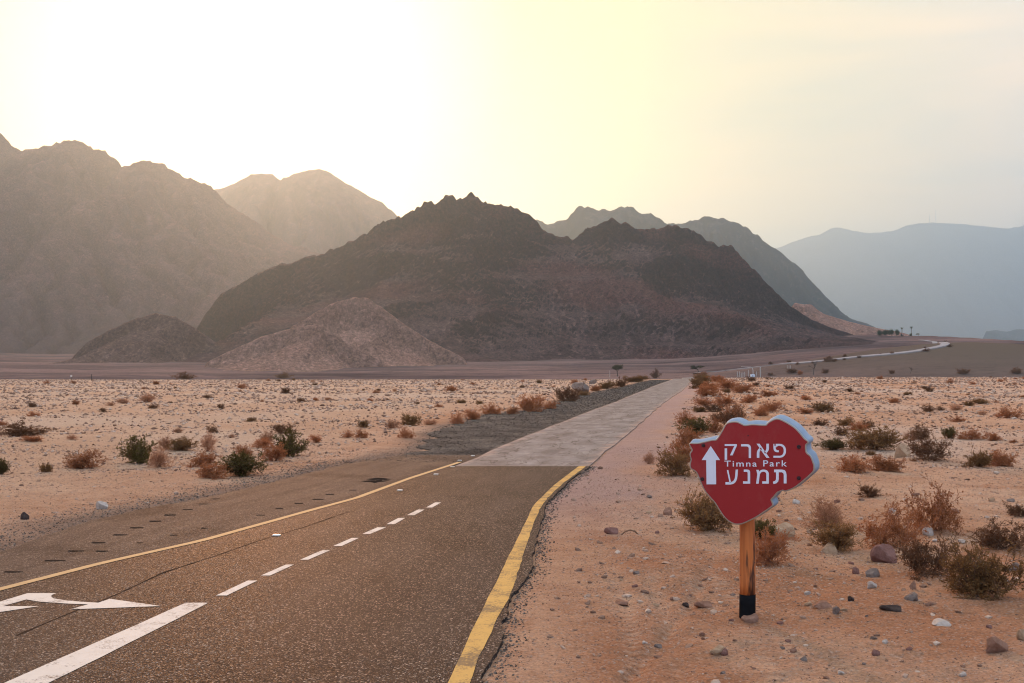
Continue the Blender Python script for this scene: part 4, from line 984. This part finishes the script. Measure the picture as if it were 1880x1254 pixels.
def rock(u, v, wpx, hpx, col, label, group=None):
    i = RS.randint(6)
    if (i, col) not in RMESH:
        me = ROCKS[i].copy(); me.materials.append(RM[col]); RMESH[(i, col)] = me
    x, y = drop(u, v); s_ = math.hypot(x, y) / F; w, h = wpx * s_, hpx * s_
    y2 = y + w * 0.3
    o = obj('rock', RMESH[(i, col)]); o.scale = (w * 1.03, w * 0.8, h * 1.5); o.rotation_euler = (0, 0, RS.uniform(-0.5, 0.5) + (3.14 if RS.rand() < 0.5 else 0))
    o.location = (x * y2 / y, y2, float(terrain(x * y2 / y, y2)) + h * 0.28); tag(o, label, 'rock', group)
for q in [(187, 935, 20, 14, 'white', 'white rock on the sand beside the paved shoulder'), (46, 954, 14, 12, 'black', 'lone dark lump of rock on sand near the shoulder'), (1066, 720, 30, 18, 'grey', 'grey boulder beside the dark rust shrub at the gravel verge'),
          (1088, 705, 13, 8, 'grey', 'pointed grey rock behind the grey boulder'), (1620, 1034, 44, 30, 'red', 'reddish angular boulder in front of the broad rust shrub'), (1521, 1016, 28, 18, 'tan', 'yellow tan stone in front of the olive and straw shrub'),
          (1436, 990, 44, 26, 'tan', 'rounded orange boulder beside the small green shrub behind the post'), (1658, 840, 26, 24, 'tan', 'upright tan boulder next to the rounded brown shrub'), (1830, 1200, 38, 26, 'brown', 'brown boulder alone on the gravel below the large olive shrub'),
          (1703, 984, 18, 14, 'white', 'round white stone at the foot of the open spreading rust shrub'), (1602, 1060, 24, 16, 'grey', 'dark grey stone below the reddish boulder'), (1571, 1054, 14, 12, 'red', 'small red stone beside the dark grey one'),
          (1673, 1103, 24, 13, 'grey', 'flat lilac grey stone left of the large olive shrub'), (1601, 1080, 18, 12, 'white', 'pale pink stone below the dark grey one'), (1676, 1082, 12, 14, 'brown', 'upright orange stone beside the flat lilac one'),
          (1508, 1118, 32, 12, 'brown', 'long flat orange brown stone on gravel beside the post'), (1536, 1128, 14, 12, 'grey', 'small grey stone next to the long flat orange one'), (1725, 1149, 34, 10, 'white', 'long flat whitish stone on the gravel'),
          (1634, 1122, 36, 9, 'black', 'long flat blackish stone half buried in gravel'), (1819, 1004, 34, 14, 'grey', 'low grey stones under the wide brown shrub'), (1866, 1048, 22, 14, 'grey', 'grey stone behind the large olive shrub'), (1876, 1176, 18, 18, 'tan', 'orange stone at the edge of view near the brown boulder'),
          (1608, 1204, 16, 10, 'red', 'small dark red stone on bare gravel'), (1562, 1104, 13, 9, 'black', 'small blackish stone beside the flat orange one'), (1122, 981, 26, 12, 'red', 'pointed red brown stone on the sand beside the road'), (1226, 946, 18, 14, 'brown', 'brown lump of stone on sand left of the sign'),
          (1377, 1143, 34, 13, 'brown', 'orange stone at the very foot of the sign post'), (1258, 1114, 12, 7, 'black', 'small black stone left of the sign post'), (1318, 1203, 30, 14, 'tan', 'tan stone with a brown one in front of the sign post'), (1330, 1204, 15, 12, 'red', 'red brown stone leaning on the tan one'),
          (1140, 1112, 26, 8, 'brown', 'low brown clod on the tracked sand beside the road'), (1290, 1116, 32, 11, 'brown', 'low reddish clod between road and sign post'), (1208, 1190, 14, 7, 'grey', 'small grey stone on the tracked sand')]: rock(*q)
for i_ in range(70):
    u, v = RS.uniform(1120, 1875), RS.uniform(900, 1250)
    x, y = drop(u, v)
    if road_dist(x, y) < 0.8: continue
    w = RS.uniform(7, 14); cl = ['brown', 'tan', 'brown', 'grey', 'white', 'red'][RS.randint(6)]
    rock(u, v, w, w * RS.uniform(0.35, 0.6), cl, 'small ' + {'brown': 'brown', 'tan': 'tan', 'grey': 'grey', 'white': 'whitish', 'red': 'dark red'}[cl] + ' stone among the gravel around the sign', 'stones among the gravel around the sign')

# fallen curved stick
cu = tube_quads([(0, 0, 0), (0.06, 0, 0.05), (0.13, 0.01, 0.07), (0.2, 0.01, 0.05)], [(0.06, 0, 0.05), (0.13, 0.01, 0.07), (0.2, 0.01, 0.05), (0.25, 0.02, 0.0)], np.full(4, 0.012), np.full(4, 0.011))
x, y = drop(1140, 982); o = obj('stick', quads_mesh('stick', cu, None), M_twig); o.location = (x, y, float(terrain(x, y)) - 0.005); tag(o, 'bent dead stick arched on the sand beside the pointed stone', 'stick')

# ------------------------------------------------------------------ trees far off
def tree_mesh(seed, H, kind):
    """returns trunk quads and crown quads, in metres, base at the origin"""
    R = np.random.RandomState(seed); S = [[], [], [], []]; tips = []
    def grow(p, d, L, r, lev):
        k = 4
        for i in range(k):
            d = d + R.normal(0, 0.12, 3); d /= np.linalg.norm(d); q = p + d * L / k
            S[0].append(p); S[1].append(q); S[2].append(r * (1 - 0.12 * i)); S[3].append(r * (1 - 0.12 * (i + 1))); p = q
            if lev >= 2: tips.append((p, d))
        if lev < 3:
            for _ in range(4 if lev else 5):
                az = R.uniform(0, 6.28); sp = 0.75 if kind != 'acacia' else 1.0
                dd = d * 0.7 + np.array([math.cos(az), math.sin(az), 0.25]) * sp * R.uniform(0.6, 1.1); dd /= np.linalg.norm(dd)
                grow(p, dd, L * R.uniform(0.55, 0.8), r * 0.5, lev + 1)
    grow(np.zeros(3) - [0, 0, 0.2], np.array([0.08, 0, 1.0]), H * 0.34, H * 0.035, 0)
    st = tube_quads(S[0], S[1], np.array(S[2]), np.array(S[3]))
    P = np.array([t_[0] for t_ in tips]); n = 0 if kind == 'bare' else (14 if kind != 'thick' else 26)
    if n:
        C = np.repeat(P, n, 0) + R.normal(0, H * (0.045 if kind != 'thick' else 0.10), (len(P) * n, 3)) * [1, 1, 0.55 if kind != 'thick' else 1.5]
        C[:, 2] = np.maximum(C[:, 2], 0.2)
        D = R.normal(0, 1, C.shape); D /= np.linalg.norm(D, axis=1)[:, None]; N = np.cross(D, R.normal(0, 1, D.shape)); N /= np.linalg.norm(N, axis=1)[:, None]
        z = H * 0.03 * R.uniform(0.6, 1.4, (len(C), 1)); lf = np.stack([C, C + D * z * 0.5 + N * z * 0.35, C + D * z, C + D * z * 0.5 - N * z * 0.35], 1).reshape(-1, 3)
    else: lf = np.zeros((0, 3))
    top = max(st[:, 2].max(), lf[:, 2].max() if len(lf) else 0)
    return st * H / top, lf * H / top
t = MT('bark', 0.9, 0.1); t.color(t.mix(t.noise(3, 4), (0.07, 0.05, 0.04), (0.14, 0.10, 0.08))); M_bark = t.m
M_crown = foliage_mat('tree_foliage', (0.040, 0.038, 0.020), (0.085, 0.075, 0.040), 0.2)
M_oasis = foliage_mat('oasis_foliage', (0.030, 0.045, 0.022), (0.060, 0.080, 0.035), 0.2)
def tree(name, u, v, hpx, kind, seed, label, group=None, m=None, wide=1.0, Y=None):
    if Y is None: x, y = drop(u, v)
    else: y = Y; x = at(u, v, Y)[0]
    H = hpx * y / F; st, lf = tree_mesh(seed, H, kind)
    root = bpy.data.objects.new(name, None); COL.objects.link(root); root.location = (x, y, surface(x, y) - 0.1); root.scale = (wide, wide, 1)
    obj('trunk', quads_mesh('trunk', st, None), M_bark, root)
    if len(lf): obj('crown', quads_mesh('crown', lf, None), m or M_crown, root)
    tag(root, label, 'tree', group); return root
tree('acacia_tree', 1133, 691, 23, 'acacia', 11, 'dark umbrella shaped acacia tree beyond the gravel verge', wide=1.15)
tree('acacia_tree', 1282, 684, 15, 'acacia', 15, 'dark squat acacia tree beside the bend at the top of the road', wide=1.7)
tree('bare_tree', 1493, 688, 26, 'bare', 19, 'bare branching dead tree at the edge of the plain', wide=0.85)
tree('bare_tree', 1671, 686, 13, 'bare', 23, 'small bare tree in front of the olive mound', wide=0.7)
def palm(u, v, hpx, Y, seed, label):
    H = hpx * Y / F; R = np.random.RandomState(seed); p = at(u, v, Y)
    root = bpy.data.objects.new('palm_tree', None); COL.objects.link(root); root.location = (p[0], p[1], surface(p[0], p[1]) - 0.3)
    zs = np.linspace(0, H * 0.86, 7); ax = np.stack([0.03 * H * np.sin(zs / H * 2), zs * 0, zs], -1)
    obj('trunk', quads_mesh('trunk', tube_quads(ax[:-1], ax[1:], np.full(6, H * 0.035), np.full(6, H * 0.03)), None), M_bark, root)
    Q = []; top = ax[-1]
    for i in range(26):
        az = R.uniform(0, 6.28); el = R.uniform(-0.5, 1.2); L = H * R.uniform(0.17, 0.25); p0 = top.copy(); wv = np.array([-math.sin(az), math.cos(az), 0]) * H * 0.022
        for k in range(4):
            e = el - k * 0.45; p1 = p0 + np.array([math.cos(az) * math.cos(e), math.sin(az) * math.cos(e), math.sin(e)]) * L / 4
            w0, w1 = wv * (1 - k * 0.2), wv * (0.8 - k * 0.2); dn = np.array([0, 0, -H * 0.008])
            Q += [p0, p1, p1 + w1 + dn, p0 + w0 + dn, p0, p0 - w0 + dn, p1 - w1 + dn, p1]; p0 = p1
    obj('crown', quads_mesh('crown', np.array(Q), None), M_oasis, root)
    # suckers round the base
    Q = []
    for i in range(30):
        az = R.uniform(0, 6.28); el = R.uniform(0.3, 1.3); L = H * R.uniform(0.15, 0.30); p0 = np.array([R.normal(0, H * 0.05), R.normal(0, H * 0.05), 0]); wv = np.array([-math.sin(az), math.cos(az), 0]) * H * 0.025
        p1 = p0 + np.array([math.cos(az) * math.cos(el), math.sin(az) * math.cos(el), math.sin(el)]) * L; Q += [p0 - wv, p0 + wv, p1 + wv * 0.3, p1 - wv * 0.3]
    obj('suckers', quads_mesh('suckers', np.array(Q), None), M_oasis, root)
    tag(root, label, 'palm tree')
OY = 1330.0
palm(1655.5, 616.5, 17.5, OY, 3, 'palm tree next to the dense green grove')
palm(1672.5, 617, 18.5, OY, 5, 'palm tree standing apart from the dense green grove')
for i_, (u, hp, wd) in enumerate(((1618, 15, 1.0), (1627, 17, 1.0), (1636, 17, 1.0), (1645, 15, 0.9))):
    tree('grove_tree', u, 616.5 - 0.3 * i_, hp, 'thick', 31 + i_, 'dense dark green tree in the grove below the foothill', 'trees of the grove', M_oasis, wd * 1.1, OY + 6 * i_)
tree('acacia_tree', 1686, 619, 4.5, 'acacia', 47, 'tiny flat acacia tree past the palm that stands apart', wide=1.6, Y=OY)

# ------------------------------------------------------------------ posts and masts far off
M_post = MT('pale_post', 0.8, 0.05).color((0.46, 0.40, 0.35)).m; M_dpost = MT('dark_post', 0.8, 0.2).color((0.05, 0.04, 0.035)).m
def stake(u, v0, v1, m, label, group, wpx=1.2, name='fence_post'):
    x, y = drop(u, v1); s_ = y / F; h = (v1 - v0) * s_ + 0.1; w = wpx * s_
    bm = bmesh.new(); bmesh.ops.create_cone(bm, cap_ends=True, segments=8, radius1=w / 2, radius2=w / 2 * 0.9, depth=h); bmesh.ops.translate(bm, verts=bm.verts, vec=(0, 0, h / 2 - 0.05))
    r = bmesh.ops.create_cone(bm, cap_ends=True, segments=8, radius1=w / 2 * 1.25, radius2=w / 2 * 0.5, depth=w * 0.6); bmesh.ops.translate(bm, verts=r['verts'], vec=(0, 0, h - 0.05 + w * 0.25))
    me = bpy.data.meshes.new(name); bm.to_mesh(me); bm.free(); o = obj(name, me, m); o.location = (x, y, float(terrain(x, y))); tag(o, label, 'post', group); return o
for u, a, b in ((1354, 683, 692), (1357.6, 683, 692), (1361, 685, 692), (1364, 685, 692), (1367, 683.5, 692), (1374.5, 680, 691.5), (1389, 683, 691.5)):
    stake(u, a, b, M_post, 'pale fence post in the short row on the crest beside the road', 'row of pale fence posts')
stake(1396, 675, 691.5, M_post, 'tall pale post at the end of the short row of fence posts', None, 1.8, 'tall_post')
x, y = drop(1382.5, 692); s_ = y / F; g_ = bpy.data.objects.new('barrier_gate', None); COL.objects.link(g_); g_.location = (x, y, float(terrain(x, y)))
tag(g_, 'pale bent arm on a post with a white box at its foot', 'barrier')
obj('post', quads_mesh('post', tube_quads([(0, 0, -0.1), (0, 0, 12 * s_)], [(0, 0, 12 * s_), (-1.2 * s_, 0, 16.5 * s_)], np.full(2, 0.8 * s_), np.full(2, 0.7 * s_)), None), M_post, g_)
obj('arm', quads_mesh('arm', tube_quads([(-1.2 * s_, 0, 16.5 * s_), (-3 * s_, 0, 18 * s_)], [(-3 * s_, 0, 18 * s_), (-22 * s_, 0, 18.8 * s_)], np.full(2, 0.6 * s_), np.full(2, 0.4 * s_)), None), M_post, g_)
b_ = obj('box', box_mesh('box', 8.2 * s_, 4 * s_, 5.2 * s_, 0.25 * s_), MT('box_white', 0.5, 0.4).color((0.74, 0.74, 0.74)).m, g_); b_.location = (-1.3 * s_, -2.6 * s_, -0.05)
for u in (1445.3, 1448.7, 1451.3): stake(u, 671.5, 676.5, M_post, 'pale marker post by the far road', 'marker posts by the far road', 1.0)
stake(168, 688, 699, M_dpost, 'thin dark stake standing on the edge of the plain', None, 1.1, 'stake')
stake(1119.5, 681, 693, M_post, 'thin pale stake in front of the umbrella shaped acacia', None, 0.9, 'stake')
x, y = drop(131, 697); s_ = y / F; g_ = bpy.data.objects.new('marker_sign', None); COL.objects.link(g_); g_.location = (x, y, float(terrain(x, y))); tag(g_, 'small white marker plate on a stake at the edge of the plain', 'sign')
obj('stake', quads_mesh('stake', tube_quads([(0, 0, -0.1)], [(0, 0, 7.5 * s_)], np.array([0.35 * s_]), np.array([0.3 * s_])), None), M_dpost, g_)
pl = obj('plate', box_mesh('plate', 2.6 * s_, 0.25 * s_, 3.0 * s_, 0.05 * s_), M_stud, g_); pl.location = (0, -0.35 * s_, 5.2 * s_)
M_mast = MT('mast', 0.6, 0.4).color((0.30, 0.30, 0.32)).m
for u, v0, v1, lb in ((1706.7, 394, 409, 'thin radio mast on the plateau, the shorter of two'), (1718, 386, 409, 'thin radio mast on the plateau, the taller of two')):
    p = at(u, v1, 20950.0); H = (v1 - v0) * 20950.0 / F + 30; rt = bpy.data.objects.new('radio_mast', None); COL.objects.link(rt); rt.location = (p[0], p[1], p[2] - 30)
    n = 14; zz = np.linspace(0, H, n + 1); a0, a1, r_ = [], [], 5.0
    for k in range(3):
        c_ = np.array([math.cos(k * 2.094), math.sin(k * 2.094), 0]) * r_; c2 = np.array([math.cos((k + 1) * 2.094), math.sin((k + 1) * 2.094), 0]) * r_
        for j in range(n):
            a0.append(c_ + [0, 0, zz[j]]); a1.append(c_ + [0, 0, zz[j + 1]]); a0.append(c_ + [0, 0, zz[j]]); a1.append(c2 + [0, 0, zz[j + 1]])
    obj('lattice', quads_mesh('lattice', tube_quads(a0, a1, np.full(len(a0), 1.0), np.full(len(a0), 1.0)), None), M_mast, rt)
    obj('antenna', quads_mesh('antenna', tube_quads([(0, 0, H * 0.85)], [(0, 0, H * 1.08)], np.array([1.6]), np.array([0.8])), None), M_mast, rt)
    tag(rt, lb, 'mast')

# ------------------------------------------------------------------ haze
hz = bmesh.new()
bmesh.ops.create_cube(hz, size=1.0)
for v_ in hz.verts:
    v_.co = Vector((v_.co.x * 62000, v_.co.y * 60000, -60 if v_.co.z < 0 else 3150))
hme = bpy.data.meshes.new('haze'); hz.to_mesh(hme); hz.free()
hm = bpy.data.materials.new('haze'); hm.use_nodes = True
hn, hl = hm.node_tree.nodes, hm.node_tree.links
hn.clear()
ho = hn.new('ShaderNodeOutputMaterial'); hv = hn.new('ShaderNodeVolumePrincipled')
hv.inputs['Color'].default_value = (0.45, 0.72, 1.0, 1); hv.inputs['Density'].default_value = 7.4e-5
hv.inputs['Anisotropy'].default_value = 0.74
hv.inputs['Density Attribute'].default_value = ''
hl.new(hv.outputs['Volume'], ho.inputs['Volume'])
hm.cycles.homogeneous_volume = True
haze = obj('haze', hme, hm); haze['kind'] = 'stuff'
